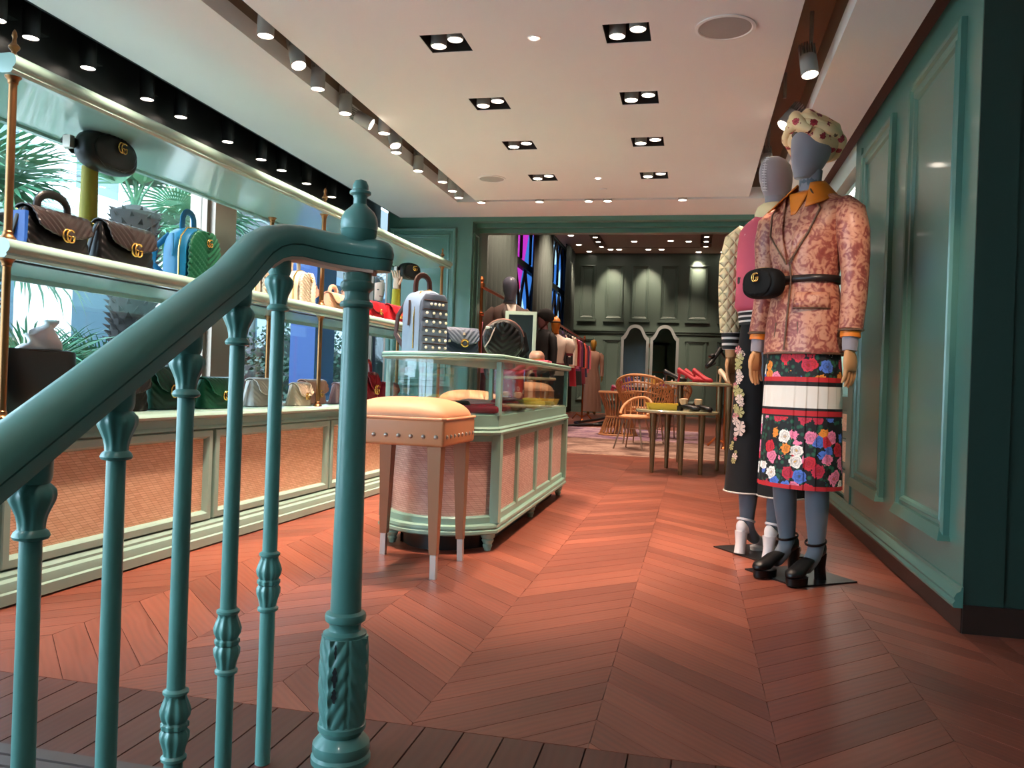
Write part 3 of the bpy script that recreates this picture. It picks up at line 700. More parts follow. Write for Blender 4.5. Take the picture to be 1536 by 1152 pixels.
# ================================================================== SHOWCASE
def outline(ins=0.0, z=0.0, n=14):
    xr, xl, yf, yb = -0.905 - ins, -1.51 + ins, 3.845, 6.03 - ins
    pts = []
    xc = (xr + xl) / 2; hw = (xr - xl) / 2
    for i in range(n + 1):
        t = -1 + 2 * i / n
        pts.append((xc + hw * t, yf + 0.02 + ins - 0.165 * (1 - abs(t) ** 2.2) + 0.0 * ins, z))
    pts.append((xr, yf + 0.09, z)); pts.append((xr, yb, z)); pts.append((xl, yb, z)); pts.append((xl, yf + 0.09, z))
    return pts
def band(prof, name, m, par, cap=True, smooth=30): return MB().rings([outline(i, z) for i, z in prof], cap).build(name, m, par, smooth=smooth)
case = thing('glass_showcase', 'teal bow-fronted showcase with glass top half and rattan sides', 'showcase', (0, 0, 0))
band([(0.09, 0.0), (0.09, 0.086)], 'under_case_shadow', BLACK, case)  # black block added to deepen the shadow below the case
band([(0.03, 0.085), (0.006, 0.085), (-0.004, 0.092), (-0.004, 0.105), (0.004, 0.110), (0.004, 0.114), (-0.001, 0.118), (0.0, 0.13), (0.012, 0.136), (0.03, 0.136)], 'base_moulding', CASET, case)
band([(0.02, 0.136), (0.02, 0.165), (0.026, 0.172)], 'bottom_rail', CASET, case)
band([(0.045, 0.165), (0.045, 0.56)], 'carcass', CASET, case)
band([(0.02, 0.53), (0.02, 0.565)], 'top_rail', CASET, case)
band([(0.012, 0.560), (-0.004, 0.566), (-0.006, 0.576), (0.004, 0.584), (0.002, 0.592), (0.008, 0.598), (0.014, 0.602), (0.014, 0.655), (0.02, 0.660)], 'ledge', CASET, case)
band([(0.012, 0.915), (0.0, 0.918), (-0.012, 0.926), (-0.012, 0.932), (-0.006, 0.935), (-0.012, 0.938), (-0.012, 0.946), (-0.004, 0.952), (0.03, 0.953)], 'top_slab', CASET, case)
band([(0.06, 0.661), (0.06, 0.664)], 'display_floor', mat('white_linen', (228, 224, 218), 0.8), case)
# rattan on the curved front
g = []; u = []; acc = 0; prev = None
for p in outline(0.040, 0)[0:15]:
    if prev: acc += sqrt((p[0] - prev[0]) ** 2 + (p[1] - prev[1]) ** 2)
    prev = p; g.append(p); u.append(acc)
MB().sheet([[(p[0], p[1], z) for p in g] for z in (0.168, 0.535)], uvs=[[(q, z) for q in u] for z in (0.168, 0.535)]).build('rattan_panel', RATP, case)
for x, y in ((-0.925, 3.90), (-1.49, 3.90), (-0.925, 6.01), (-1.49, 6.01)):
    s = 1 if x > -1.2 else -1
    MB().box(x - 0.022, x + 0.022, y - 0.035, y + 0.022, 0.136, 0.565).build('corner_post', CASET, case, smooth=0)
    MB().box(x - 0.012, x + 0.012, y - 0.03, y + 0.012, 0.655, 0.92).build('glazing_post', CASET, case, smooth=0)
ys = [3.90, 4.40, 4.94, 5.48, 6.01]
for k in range(4):
    for x, s in ((-0.905, 1), (-1.51, -1)):
        X0 = x - s * 0.034
        MB().uvquad([(X0, ys[k] + 0.02, 0.168), (X0, ys[k + 1] - 0.02, 0.168), (X0, ys[k + 1] - 0.02, 0.535), (X0, ys[k] + 0.02, 0.535)], [(ys[k], 0.168), (ys[k + 1], 0.168), (ys[k + 1], 0.535), (ys[k], 0.535)]).build('rattan_panel', RATP, case, smooth=0)
        if k: MB().box(min(X0, X0 + s * 0.016), max(X0, X0 + s * 0.016), ys[k] - 0.022, ys[k] + 0.022, 0.16, 0.54).build('stile', CASET, case, smooth=0)
for x in (-0.912, -1.503):
    MB().box(x - 0.002, x + 0.002, 3.92, 6.0, 0.66, 0.917).build('side_pane', GLASS, case, smooth=0)
fr = outline(0.010, 0)[0:15]; fr2 = outline(0.014, 0)[0:15]
MB().rings([[(p[0], p[1], 0.66), (p[0], p[1], 0.917), (q[0], q[1], 0.917), (q[0], q[1], 0.66)] for p, q in zip(fr, fr2)], True).build('front_pane', GLASS, case)
MB().box(-1.49, -0.925, 6.012, 6.016, 0.66, 0.917).build('back_pane', GLASS, case, smooth=0)
for x, y in ((-0.955, 3.885), (-1.45, 3.90), (-0.955, 4.95), (-0.955, 6.0), (-1.46, 6.0), (-1.46, 4.95)):
    MB().lathe([(0.016, 0.0), (0.018, 0.01), (0.022, 0.018), (0.024, 0.026), (0.02, 0.032), (0.024, 0.038), (0.03, 0.05), (0.026, 0.058), (0.034, 0.064), (0.036, 0.085)], (x, y, 0), 18).build('foot', CASET, case)

# ================================================================== STOOLS
LEATH = mat('tan_leather', (216, 148, 106), 0.55, var=0.06, vscale=6, bump=0.05, bscale=120)
LEATH2 = mat('tan_leather_side', (196, 126, 82), 0.5, var=0.08, vscale=6, bump=0.05, bscale=120)
LEGM = mat('copper_leg', (150, 98, 66), 0.4, metal=0.35)
def stool(label, loc, rz):
    t = thing('leather_stool', label, 'stool', loc, rz, 'tan leather stools')
    w, d = 0.45, 0.45
    rr = []
    for i in range(15):
        q = i / 14; sc_ = max(0.02, cos(pi / 2 * q) ** 0.62); n_ = 7.0 - 4.5 * q
        ring = []
        for j in range(72):
            a = 2 * pi * j / 72; ca, sa = cos(a), sin(a)
            ring.append((w / 2 * sc_ * math.copysign(abs(ca) ** (2 / n_), ca), d / 2 * sc_ * math.copysign(abs(sa) ** (2 / n_), sa), 0.660 + 0.082 * sin(pi / 2 * q)))
        rr.append(ring)
    cu = MB().rings([[(p[0] * 0.97, p[1] * 0.97, 0.655) for p in rr[0]]] + rr, True)
    o = cu.build('cushion', LEATH, t, smooth=60)
    pts = [(x, y, 0.657) for x, y in ((-w / 2 + 0.01, -d / 2), (w / 2 - 0.01, -d / 2), (w / 2, -d / 2 + 0.01), (w / 2, d / 2 - 0.01), (w / 2 - 0.01, d / 2), (-w / 2 + 0.01, d / 2), (-w / 2, d / 2 - 0.01), (-w / 2, -d / 2 + 0.01))]
    MB().tube(pts, 0.006, 8, closed=True).build('piping', LEATH, o)
    MB().rbox((0, 0, 0.600), (w, d, 0.112), 0.014, 3).build('seat_box', LEATH2, t, smooth=50)
    st = MB().lathe([(0.0095, 0), (0.0085, 0.003), (0.005, 0.0065), (0.0005, 0.008)], seg=10).mesh('nailhead'); st.materials.append(STEEL); st.shade_smooth()
    for k in range(8):
        q = -w / 2 + 0.035 + k * (w - 0.07) / 7
        for pos, rot in (((q, -d / 2, 0.585), (pi / 2, 0, 0)), ((w / 2, q, 0.585), (0, pi / 2, 0))):
            n = bpy.data.objects.new('nailhead', st); COL.objects.link(n); n.parent = t; n.location = pos; n.rotation_euler = rot
    for sx in (-1, 1):
        for sy in (-1, 1):
            R = []
            for z, h, o_ in ((0.545, 0.030, 0.178), (0.10, 0.0165, 0.185), (0.098, 0.013, 0.186), (0.0, 0.0125, 0.188)):
                cx, cy = sx * o_, sy * o_
                R.append([(cx - h, cy - h, z), (cx + h, cy - h, z), (cx + h, cy + h, z), (cx - h, cy + h, z)])
            l = MB().rings(R[:2], True).build('leg', LEGM, t, smooth=0)
            MB().rings(R[2:], True).build('ferrule', STEEL, l, smooth=0)
    return t
s0 = stool('tan leather stool with nailheads in front of the bow-fronted showcase', (-1.205, 3.43, 0), radians(-1))
c = dup(s0, (-1.86, 6.75, 0), 0.02, 'tan leather stool between the showcase and the far end of the counter')
c = dup(s0, (-1.84, 9.25, 0), 0.04, 'tan leather stool standing beyond the opening, behind the showcase', 1.12)
# ================================================================== BAGS
def chev(x, z, p, a): return a * (0.5 + 0.5 * cos(2 * pi * (z - abs(x) * 0.8) / p))
def g_letter(cx, r, tr, mb):
    pts = []
    for i in range(19):
        a = radians(48 + (318 - 48) * i / 18); pts.append((cx + r * 0.86 * cos(a), 0, r * sin(a)))
    pts += [(cx + r * 0.70, 0, -r * 0.02), (cx + r * 0.22, 0, -r * 0.02)]
    mb.tube(pts, tr, 7)
em = MB(); g_letter(-0.34, 1.0, 0.17, em); em2 = MB(Matrix.Translation((0, -0.12, 0))); g_letter(0.34, 1.0, 0.17, em2)
em.add(em2.v, em2.f)
EMB = em.mesh('emblem'); EMB.materials.append(GOLD); EMB.shade_smooth()
def emblem(parent, loc, size, rot=(0, 0, 0)):
    o = bpy.data.objects.new('emblem', EMB); COL.objects.link(o); o.parent = parent
    o.location = loc; o.scale = (size,) * 3; o.rotation_euler = rot; o['label'] = 'gold interlaced double letter G clasp'
    return o
def leather(name, rgb, rough=0.38): return mat('leather_' + name, rgb, rough, var=0.06, vscale=12, bump=0.04, bscale=150, spec=0.35)
LBLK = leather('black', (11, 9, 9), 0.36); LGRN = leather('green', (18, 84, 56)); LDGR = leather('dark_green', (14, 58, 44)); LCRM = leather('cream', (216, 196, 172))
LGRY = leather('pale_grey', (176, 166, 156)); LPNK = leather('dusty_pink', (186, 140, 122)); LBEI = leather('blush', (214, 158, 130)); LRED = leather('red', (168, 20, 32)); LBUR = leather('burgundy', (128, 14, 30))
LLIL = leather('lilac_pink', (196, 158, 164)); LTAU = leather('taupe', (112, 92, 82)); LNAV = leather('navy', (34, 46, 66)); LDEN = mat('pale_denim', (112, 134, 158), 0.8, var=0.1, vscale=4, bump=0.1, bscale=300)
LDEN2 = mat('quilted_denim', (74, 86, 104), 0.7, var=0.1, vscale=6, bump=0.1, bscale=200); LBRN = leather('brown_strap', (58, 34, 28)); LBLUE = leather('petrol_blue', (20, 100, 140))
BRZ = mat('flap_bronze_black', (34, 25, 24), 0.3, bump=0.04, bscale=150)
def flap_bag(label, s, off, z, w, h, d, m, flapm=None, handle=False, strap=True, rz=0.0, esz=None, group='handbags', loc=None, emb=True, side=None):
    flapm = flapm or m
    t = thing('flap_handbag' if not handle else 'top_handle_handbag', label, 'handbag', loc or LU(s, off, z), pi / 2 - ANG + rz, group)
    R = []; N = 72; nz = 40; per = h * 0.19
    for i in range(nz + 1):
        k = i / nz; zz = h * 0.96 * k
        hw = w / 2 * (1.0 - 0.10 * k ** 2); hd = d / 2 * (1 - 0.45 * k)
        if i == 0: hw *= 0.94; hd *= 0.88
        ring = []
        for j in range(N):
            a = 2 * pi * j / N; ca, sa = cos(a), sin(a)
            x = hw * math.copysign(abs(ca) ** 0.42, ca); y = hd * math.copysign(abs(sa) ** 0.5, sa)
            if sa < -0.3 and abs(ca) < 0.93: y -= chev(x, zz, per, 0.004)
            ring.append((x, y, zz))
        R.append(ring)
    MB().rings(R, True).build('body', m, t, smooth=60)
    if side: MB().box(-w * 0.52, -w * 0.47, -d * 0.3, d * 0.3, h * 0.04, h * 0.85).build('blue_lit_end', side, t)  # thin slab whose colour paints window light on the bag's end
    # flap
    prof = [(d * 0.26, h * 0.93), (d * 0.16, h * 1.0), (0.0, h * 1.03), (-d * 0.16, h * 1.0), (-d * 0.30, h * 0.92), (-d * 0.40, h * 0.78), (-d * 0.47, h * 0.62), (-d * 0.52, h * 0.48)]
    G = []; m_ = 41; NP = 30
    for ii in range(NP + 1):
        f_ = ii / NP * (len(prof) - 1); i0 = min(int(f_), len(prof) - 2); fr_ = f_ - i0; i = f_
        y = prof[i0][0] * (1 - fr_) + prof[i0 + 1][0] * fr_; zz = prof[i0][1] * (1 - fr_) + prof[i0 + 1][1] * fr_
        row = []
        for j in range(m_):
            x = -1 + 2 * j / (m_ - 1); dz = 0
            if i >= 4: dz = -h * 0.10 * (1 - abs(x)) ** 0.8 * (i - 4) / 3 + h * 0.10 * abs(x) ** 3 * (i - 4) / 3
            row.append((x * w * 0.485 * (1 - 0.02 * i), y - 0.008 - (chev(x * w / 2, zz, per, 0.0055) if i > 3 else 0), zz + dz))
        G.append(row)
    MB().sheet(G).build('flap', flapm, t, smooth=60, solid=0.006)
    if emb: emblem(t, (0, -d * 0.52 - 0.018, h * 0.44), esz or h * 0.145)
    if handle:
        hh = h * 0.38
        pts = [(-w * 0.24, 0, h * 0.98)] + [(w * 0.24 * cos(pi - pi * i / 10), 0, h * 1.02 + hh * sin(pi * i / 10) ** 0.7) for i in range(11)] + [(w * 0.24, 0, h * 0.98)]
        MB().tube(pts, 0.011, 10, flat=1.5).build('handle', flapm if flapm is not BRZ else m, t)
    if strap:
        for sx in (-1, 1):
            MB().tube([(sx * w * 0.44, 0, h * 0.94), (sx * w * 0.51, 0.0, h * 0.75), (sx * w * 0.54, 0.01, h * 0.4), (sx * w * 0.56, 0.02, h * 0.06), (sx * w * 0.50, 0.05, 0.008)], 0.006, 8, flat=1.8).build('strap', m, t)
        MB().tube([(-w * 0.44, d * 0.22, h * 0.93), (-w * 0.2, d * 0.33, h * 1.0), (w * 0.2, d * 0.33, h * 0.98), (w * 0.44, d * 0.22, h * 0.93)], 0.004, 8).build('chain', GOLD, t)
    return t
def backpack(label, s, off, z, w, h, d, m, frontm, group='backpacks', rz=0.0, loc=None, studs=False, handm=None, emb=True, sidem=None):
    t = thing('backpack', label, 'backpack', loc or LU(s, off, z), pi / 2 - ANG + rz if loc is None else rz, group)
    sidem = sidem or m
    def arch(hw, top, n=20):
        p = [(-hw, 0.0)]
        for i in range(n + 1):
            a = pi - pi * i / n; p.append((hw * math.copysign(abs(cos(a)) ** 0.85, cos(a)), top - hw * 1.0 + hw * 1.0 * sin(a) ** 0.9))
        p.append((hw, 0.0)); return p
    R = []
    for y, k in ((d / 2, 0.92), (d / 2 - 0.015, 0.98), (0, 1.0), (-d / 2 + 0.02, 0.98), (-d / 2, 0.9)):
        R.append([(x * k, y, max(0.0, zz - (1 - k) * h * 0.5) if zz > 0.01 else 0.0) for x, zz in arch(w / 2, h)])
    MB().rings(R, True).build('body', sidem, t, smooth=50)
    # front panel
    G = []; n = 56
    ar = arch(w / 2 * 0.9, h * 0.93)
    for i in range(n):
        zz = h * 0.02 + h * 0.90 * i / (n - 1)
        lim = w / 2 * 0.88 * (1 if zz < h - w * 0.42 else sqrt(max(0.02, 1 - ((zz - (h - w * 0.42)) / (w * 0.40)) ** 2)))
        G.append([(lim * (-1 + 2 * j / 20), -d / 2 - 0.012 - 0.016 * (1 - (-1 + 2 * j / 20) ** 2) - (chev(lim * (-1 + 2 * j / 20), zz, h * 0.115, 0.010) if not studs else 0.003 * abs(sin(zz * 60))), zz) for j in range(21)])
    MB().sheet(G).build('front_panel', frontm, t, smooth=60, solid=0.012)
    hm = handm or m
    MB().tube([(-0.045, 0.02, h - 0.012)] + [(0.045 * cos(pi - pi * i / 8), 0.02, h + 0.015 + 0.065 * sin(pi * i / 8) ** 0.7) for i in range(9)] + [(0.045, 0.02, h - 0.012)], 0.010, 8, flat=1.6).build('handle', hm, t)
    for sx in (-1, 1):
        MB().tube([(sx * w * 0.3, d / 2, h * 0.85), (sx * w * 0.42, d / 2 + 0.05, h * 0.6), (sx * w * 0.45, d / 2 + 0.06, h * 0.3), (sx * w * 0.36, d / 2, h * 0.06)], 0.013, 8, flat=0.4).build('shoulder_strap', hm, t)
    MB().tube([(-w * 0.515, 0.0, h * 0.82), (-w * 0.53, -0.005, h * 0.6), (-w * 0.53, 0.0, h * 0.42)], 0.008, 6, flat=0.5).build('zip_pull', hm, t)
    MB().tube([(-w * 0.50, -d * 0.28, 0.02), (-w * 0.505, -d * 0.28, h * 0.55), (-w * 0.46, -d * 0.28, h * 0.78), (-w * 0.3, -d * 0.28, h * 0.955), (0, -d * 0.28, h * 1.0), (w * 0.3, -d * 0.28, h * 0.955), (w * 0.46, -d * 0.28, h * 0.78), (w * 0.505, -d * 0.28, h * 0.55)], 0.004, 6).build('zip', GOLD, t)
    if emb: emblem(t, (0, -d / 2 - 0.045, h * 0.72), h * 0.065)
    if studs:
        sm = MB().lathe([(0.008, 0), (0.007, 0.004), (0.0005, 0.009)], seg=8).mesh('stud'); sm.materials.append(mat('pearl_stud', (232, 216, 190), 0.2)); sm.shade_smooth()
        for i, zz in enumerate((0.08, 0.20, 0.34, 0.48, 0.62, 0.76)):
            for j in range(4):
                xx = (-0.33 + 0.22 * j) * w * (1 if zz < 0.7 else 0.6)
                o = bpy.data.objects.new('stud', sm); COL.objects.link(o); o.parent = t; o.location = (xx, -d / 2 - 0.030 - 0.010 * (1 - (2 * xx / w) ** 2), h * zz); o.rotation_euler = (pi / 2, 0, 0)
            MB().tube([(-w * 0.40, -d / 2 - 0.026, h * (zz + 0.06)), (0, -d / 2 - 0.038, h * (zz + 0.06)), (w * 0.40, -d / 2 - 0.026, h * (zz + 0.06))], 0.003, 6).build('quilt_seam', LBRN, t)
    return t
def belt_bag(label, loc, rz, w, h, d, m, belt='loop', group='belt bags', emb=True, tilt=0.0):
    t = thing('belt_bag', label, 'belt bag', loc, rz, group); t.rotation_euler[1] = tilt
    R = []; N = 40
    for y, k in ((d * 0.5, 0.80), (d * 0.45, 0.9), (d * 0.25, 0.98), (0, 1.0), (-d * 0.25, 0.99), (-d * 0.42, 0.93), (-d * 0.5, 0.84)):
        ring = []
        for j in range(N):
            a = 2 * pi * j / N; ca, sa = cos(a), sin(a)
            ring.append((w / 2 * k * math.copysign(abs(ca) ** 0.72, ca), y, h / 2 * k * math.copysign(abs(sa) ** 0.72, sa)))
        R.append(ring)
    MB().rings(R, True).build('body', m, t, smooth=50)
    G = [[(w * 0.40 * (-1 + j / 10) * sqrt(max(0.05, 1 - (i / 8 * 2 - 1) ** 2 * 0.8)), -d / 2 - 0.010 * (1 - (-1 + j / 10) ** 2) - chev(w * 0.4 * (-1 + j / 10), h * i / 8, h * 0.26, 0.006), h * 0.42 * (-1 + 2 * i / 8)) for j in range(21)] for i in range(9)]
    MB().sheet(G).build('quilted_front', m, t, smooth=60, solid=0.004)
    MB().tube([(w * 0.46 * cos(pi * i / 12), -d * 0.15, h * 0.49 * sin(pi * i / 12) ** 0.6) for i in range(13)], 0.004, 6).build('zip', GOLD if belt != 'loop' else LNAV, t)
    if emb: emblem(t, (w * 0.05, -d / 2 - 0.024, h * 0.16), h * 0.13)
    if belt == 'loop':
        MB().tube([(-w * 0.46, d * 0.2, 0.0), (-w * 0.56, d * 0.5, 0.02), (-w * 0.50, d * 0.9, 0.03), (-w * 0.3, d * 1.0, 0.0), (w * 0.3, d * 1.0, 0), (w * 0.46, d * 0.5, 0)], 0.018, 8, flat=0.25).build('belt', m, t)
        MB().box(-w * 0.60, -w * 0.52, d * 0.2, d * 0.6, -0.02, 0.03).build('buckle', STEEL, t)
    return t
def arm_stand(label, s, off, h, m, hand=True):
    t = thing('forearm_stand', label, 'display stand', LU(s, off, 1.2455), 0, 'forearm display stands')
    MB().lathe([(0.045, 0), (0.044, 0.004), (0.0385, 0.01), (0.037, h * 0.5), (0.032, h)], seg=24).build('forearm', m, t)
    if hand:
        mb = MB().rbox((0, 0, h + 0.05), (0.05, 0.03, 0.10), 0.015, 3)
        for k in range(4): mb.tube([(-0.022 + 0.015 * k, 0, h + 0.09), (-0.03 + 0.02 * k, -0.01, h + 0.13), (-0.034 + 0.022 * k, -0.03, h + 0.15)], [0.009, 0.008, 0.006], 8)
        mb.tube([(0.02, 0, h + 0.04), (0.045, -0.01, h + 0.075), (0.05, -0.02, h + 0.10)], [0.010, 0.009, 0.007], 8)
        mb.build('hand', mat('wax_skin', (232, 196, 168), 0.5), t, smooth=60)
    return t
ARM = mat('olive_sleeve', (136, 122, 20), 0.7, var=0.1)
G1, G2 = 'handbags on the middle shelf', 'handbags on the counter'
flap_bag('black quilted top-handle bag beside the near brass post', 2.70, 0.17, 1.2455, 0.315, 0.165, 0.12, LBLK, BRZ, True, group=G1, side=leather('blue_light_tint', (30, 70, 140)))  # blue end is daylight from the window put into the colour
flap_bag('black quilted flap bag standing next to the olive forearm stand', 3.085, 0.17, 1.2455, 0.33, 0.185, 0.11, LBLK, BRZ, False, group=G1)
arm_stand('olive sleeved forearm holding up a black belt bag', 3.03, 0.30, 0.43, ARM, False)
belt_bag('black oval belt bag with large gold double letter, on the olive forearm', LU(3.055, 0.24, 1.735), pi / 2 - ANG, 0.31, 0.165, 0.09, LBLK)
backpack('green chevron backpack with petrol blue side on the middle shelf', 3.555, 0.17, 1.2455, 0.27, 0.265, 0.12, LBLUE, LGRN, handm=LBLUE)
backpack('cream chevron backpack with pink handle by the steel mullion', 4.19, 0.17, 1.2455, 0.205, 0.195, 0.10, LCRM, LCRM, handm=LBEI)
backpack('cream chevron backpack next to the brown satchel', 4.56, 0.15, 1.2455, 0.20, 0.20, 0.10, LCRM, LCRM, handm=LCRM)
flap_bag('taupe brown satchel with rounded flap on the middle shelf', 4.86, 0.28, 1.2455, 0.22, 0.17, 0.12, LTAU, LPNK, group=G1, emb=False)
flap_bag('small blush pink top-handle bag behind the brass post', 4.97, 0.12, 1.2455, 0.20, 0.11, 0.09, LBEI, LBEI, True, False, group=G1, esz=0.014)
flap_bag('mid-brown flap bag on the middle shelf behind the newel', 5.32, 0.16, 1.2455, 0.24, 0.16, 0.10, LPNK, LBEI, False, group=G1)
flap_bag('bright red flap bag next to the newel on the middle shelf', 5.74, 0.18, 1.2455, 0.29, 0.135, 0.10, LRED, LRED, False, group=G1)
flap_bag('bright red flap bag at the foot of the yellow forearm stand', 6.08, 0.16, 1.2455, 0.29, 0.14, 0.10, LRED, LRED, False, group=G1)
arm_stand('mustard sleeved forearm with pale hand above the red bags', 6.35, 0.25, 0.30, mat('mustard_sleeve', (176, 158, 30), 0.7))
belt_bag('small black belt bag held by the pale hand', LU(6.42, 0.17, 1.70), pi / 2 - ANG - 0.5, 0.20, 0.14, 0.08, LBLK)
# on the counter
CT = 0.6325
bt = thing('shopper_bag', 'large plain black shopper on the counter beside the near post', 'handbag', LU(2.68, 0.22, CT), pi / 2 - ANG, G2)
MB().ell([(0, 0, 0.0, 0.165, 0.075), (0, 0, 0.02, 0.175, 0.082), (0, 0, 0.12, 0.18, 0.08), (0, 0, 0.235, 0.185, 0.06), (0, 0, 0.245, 0.182, 0.056)], 40, 4.0).build('body', LBLK, bt, smooth=60)
MB().tube([(0.18 * cos(2 * pi * i / 24), 0.058 * sin(2 * pi * i / 24), 0.244) for i in range(24)], 0.005, 6, closed=True).build('rim', LBLK, bt)
tp = MB()
G = []
for i in range(9):
    row = []
    for j in range(13):
        x = -1 + 2 * j / 12; k = i / 8
        row.append((0.10 * x * (1 - 0.45 * k) + 0.02 * k + 0.004 * sin(9 * x + 5 * k), -0.01 + 0.02 * sin(4 * x + 6 * k) * (0.5 + k), 0.10 * k * (1 - 0.25 * x * x) + 0.03 * k * (x + 0.3)))
    G.append(row)
tt = tag(tp.sheet(G).build('tissue_paper', mat('white_tissue', (238, 240, 244), 0.9), None, smooth=60, solid=0.02), 'crumpled white tissue paper peeking from the black shopper', 'paper')
tt.location = LU(2.70, 0.22, CT + 0.2465); tt.rotation_euler = (0, 0, pi / 2 - ANG)
flap_bag('black flap bag on the counter between the shopper and the green bag', 3.09, 0.20, CT, 0.37, 0.19, 0.13, LBLK, BRZ, False, group=G2)
flap_bag('dark green top-handle bag with blue handle on the counter', 3.48, 0.25, CT, 0.265, 0.20, 0.12, LDGR, LDGR, True, group=G2)
flap_bag('small bright green flap bag with gold clasp on the counter', 3.80, 0.18, CT, 0.26, 0.155, 0.11, LGRN, LGRN, False, group=G2)
flap_bag('pale grey flap bag with dark clasp on the counter', 4.29, 0.21, CT, 0.27, 0.155, 0.11, LGRY, LGRY, False, group=G2)
flap_bag('small cream crossbody bag with curled strap on the counter', 4.585, 0.13, CT, 0.19, 0.135, 0.09, LCRM, LCRM, False, group=G2)
flap_bag('dusty pink flap bag behind the brass post on the counter', 4.96, 0.25, CT, 0.30, 0.155, 0.11, LPNK, LPNK, False, group=G2)
flap_bag('lilac pink flap bag with thin strap on the counter', 5.27, 0.18, CT, 0.25, 0.14, 0.10, LLIL, LLIL, False, group=G2)
flap_bag('tall burgundy bag on the counter behind the newel', 5.78, 0.22, CT, 0.22, 0.22, 0.12, LBUR, LBUR, True, False, group=G2)
flap_bag('boxy burgundy bag at the showcase end of the counter', 6.05, 0.18, CT, 0.25, 0.15, 0.12, LBUR, LBUR, False, False, group=G2, emb=False)

# ---- on the showcase
ST = 0.9535
backpack('pale blue denim backpack with pearl studs on the showcase', 0, 0, 0, 0.185, 0.32, 0.135, LDEN, LDEN2, loc=(-1.365, 4.02, ST), rz=radians(56), studs=True, handm=LBRN, emb=False)
emb_bp = bpy.data.objects.get('backpack.003')
t = flap_bag('navy studded flap bag with gold ring clasp on the showcase', 0, 0, 0, 0.20, 0.145, 0.12, LNAV, LDEN2, False, False, loc=(-1.245, 4.28, ST), rz=radians(-52), group='bags on the showcase', emb=False)
MB(Matrix.Translation((0.0, -0.076, 0.065)) @ Matrix.Rotation(pi / 2, 4, 'X')).tube([(0.018 * cos(2 * pi * i / 16), 0.018 * sin(2 * pi * i / 16), 0) for i in range(16)], 0.006, 8, closed=True).build('ring_clasp', GOLD, t)
for k in range(5):
    MB(Matrix.Translation((-0.075 + 0.037 * k, -0.066 + 0.01 * abs(k - 2), 0.115 - 0.02 * abs(k - 2)))).lathe([(0.007, -0.006), (0.006, 0.006), (0.001, 0.008)], seg=8).build('stud', MATS['pearl_stud'], t)
# round black chevron backpack
t = thing('round_backpack', 'round black chevron backpack with silver zip pull on the showcase', 'backpack', (-1.085, 4.62, ST), radians(12), 'backpacks')
R = []
for y, k in ((0.055, 0.86), (0.04, 0.97), (0, 1.0), (-0.04, 0.97), (-0.055, 0.88)):
    R.append([(0.118 * k * cos(a), y, max(0.0, 0.108 + 0.118 * k * sin(a))) for a in [2 * pi * i / 40 for i in range(40)]])
MB().rings(R, True).build('body', LBLK, t, smooth=50)
G = [[(0.10 * (-1 + j / 10) * sqrt(max(0.03, 1 - (i / 24 - 1) ** 2)), -0.058 - 0.014 * (1 - (-1 + j / 10) ** 2) - chev(0.1 * (-1 + j / 10), 0.2 * i / 48, 0.036, 0.009), 0.108 + 0.10 * (i / 24 - 1)) for j in range(21)] for i in range(49)]
MB().sheet(G).build('quilted_front', LBLK, t, smooth=60, solid=0.004)
MB().tube([(-0.10, -0.045, 0.175), (-0.05, -0.07, 0.17), (-0.075, -0.085, 0.10), (-0.10, -0.09, 0.06)], 0.008, 8, flat=0.5).build('zip_pull', STEEL, t)
MB().tube([(0.118 * cos(a), -0.02, 0.108 + 0.118 * sin(a)) for a in [radians(10 + 16 * i) for i in range(11)]], 0.006, 8).build('zip', mat('rose_metal', (170, 130, 120), 0.3, metal=0.8), t)
MB().tube([(0.05, 0.05, 0.2), (0.12, 0.075, 0.15), (0.14, 0.07, 0.06), (0.10, 0.06, 0.012)], 0.014, 8, flat=0.35).build('shoulder_strap', LBLK, t)
# table mirror, shoe, books
t = thing('table_mirror', 'grey-green framed table mirror at the far end of the showcase', 'mirror', (-1.13, 5.42, ST), radians(12))
fm = Matrix(((1, 0, 0, 0), (0, 0, -1, 0), (0, 1, 0, 0), (0, 0, 0, 1)))
MB(fm).frame(-0.13, 0.08, 0.0, 0.345, [(0, -0.012), (0, 0.012), (0.022, 0.014), (0.024, 0.004)]).build('frame', mat('sage_frame', (150, 166, 152), 0.45), t, smooth=25)
MIR = mat('mirror_glass', (210, 216, 214), 0.02, metal=1.0)
MB().box(-0.108, 0.058, -0.003, 0.002, 0.022, 0.323).build('glass', MIR, t, smooth=0)
MB().tube([(0.0, 0.012, 0.25), (0.0, 0.10, 0.0)], 0.008, 8).build('easel_leg', mat('sage_frame', (150, 166, 152), 0.45), t)
PINKB = mat('pink_cover', (206, 92, 110), 0.5)
t = tag(MB().rbox((0, 0, 0.008), (0.13, 0.24, 0.016), 0.002, 1).build('pink_book', PINKB, None, smooth=0), 'flat pink book on the showcase beside the table mirror', 'book'); t.location = (-1.0, 5.36, ST); t.rotation_euler = (0, 0, 0.08)
t = thing('glitter_loafer', 'glittery tan loafer with gold bit lying on the pink book', 'shoe', (-1.02, 5.33, ST + 0.0165), radians(20))
MB().ell([(0, 0, 0.0, 0.05, 0.085), (0, 0, 0.012, 0.052, 0.088)], 24).build('sole', BRASS, t)
MB().ell([(0, 0.0, 0.0125, 0.048, 0.084), (0, 0.0, 0.03, 0.05, 0.085), (0, 0.01, 0.05, 0.042, 0.07), (0, 0.02, 0.062, 0.028, 0.05)], 24).build('upper', mat('glitter_tan', (130, 92, 72), 0.5, var=0.3, vscale=80), t, smooth=60)
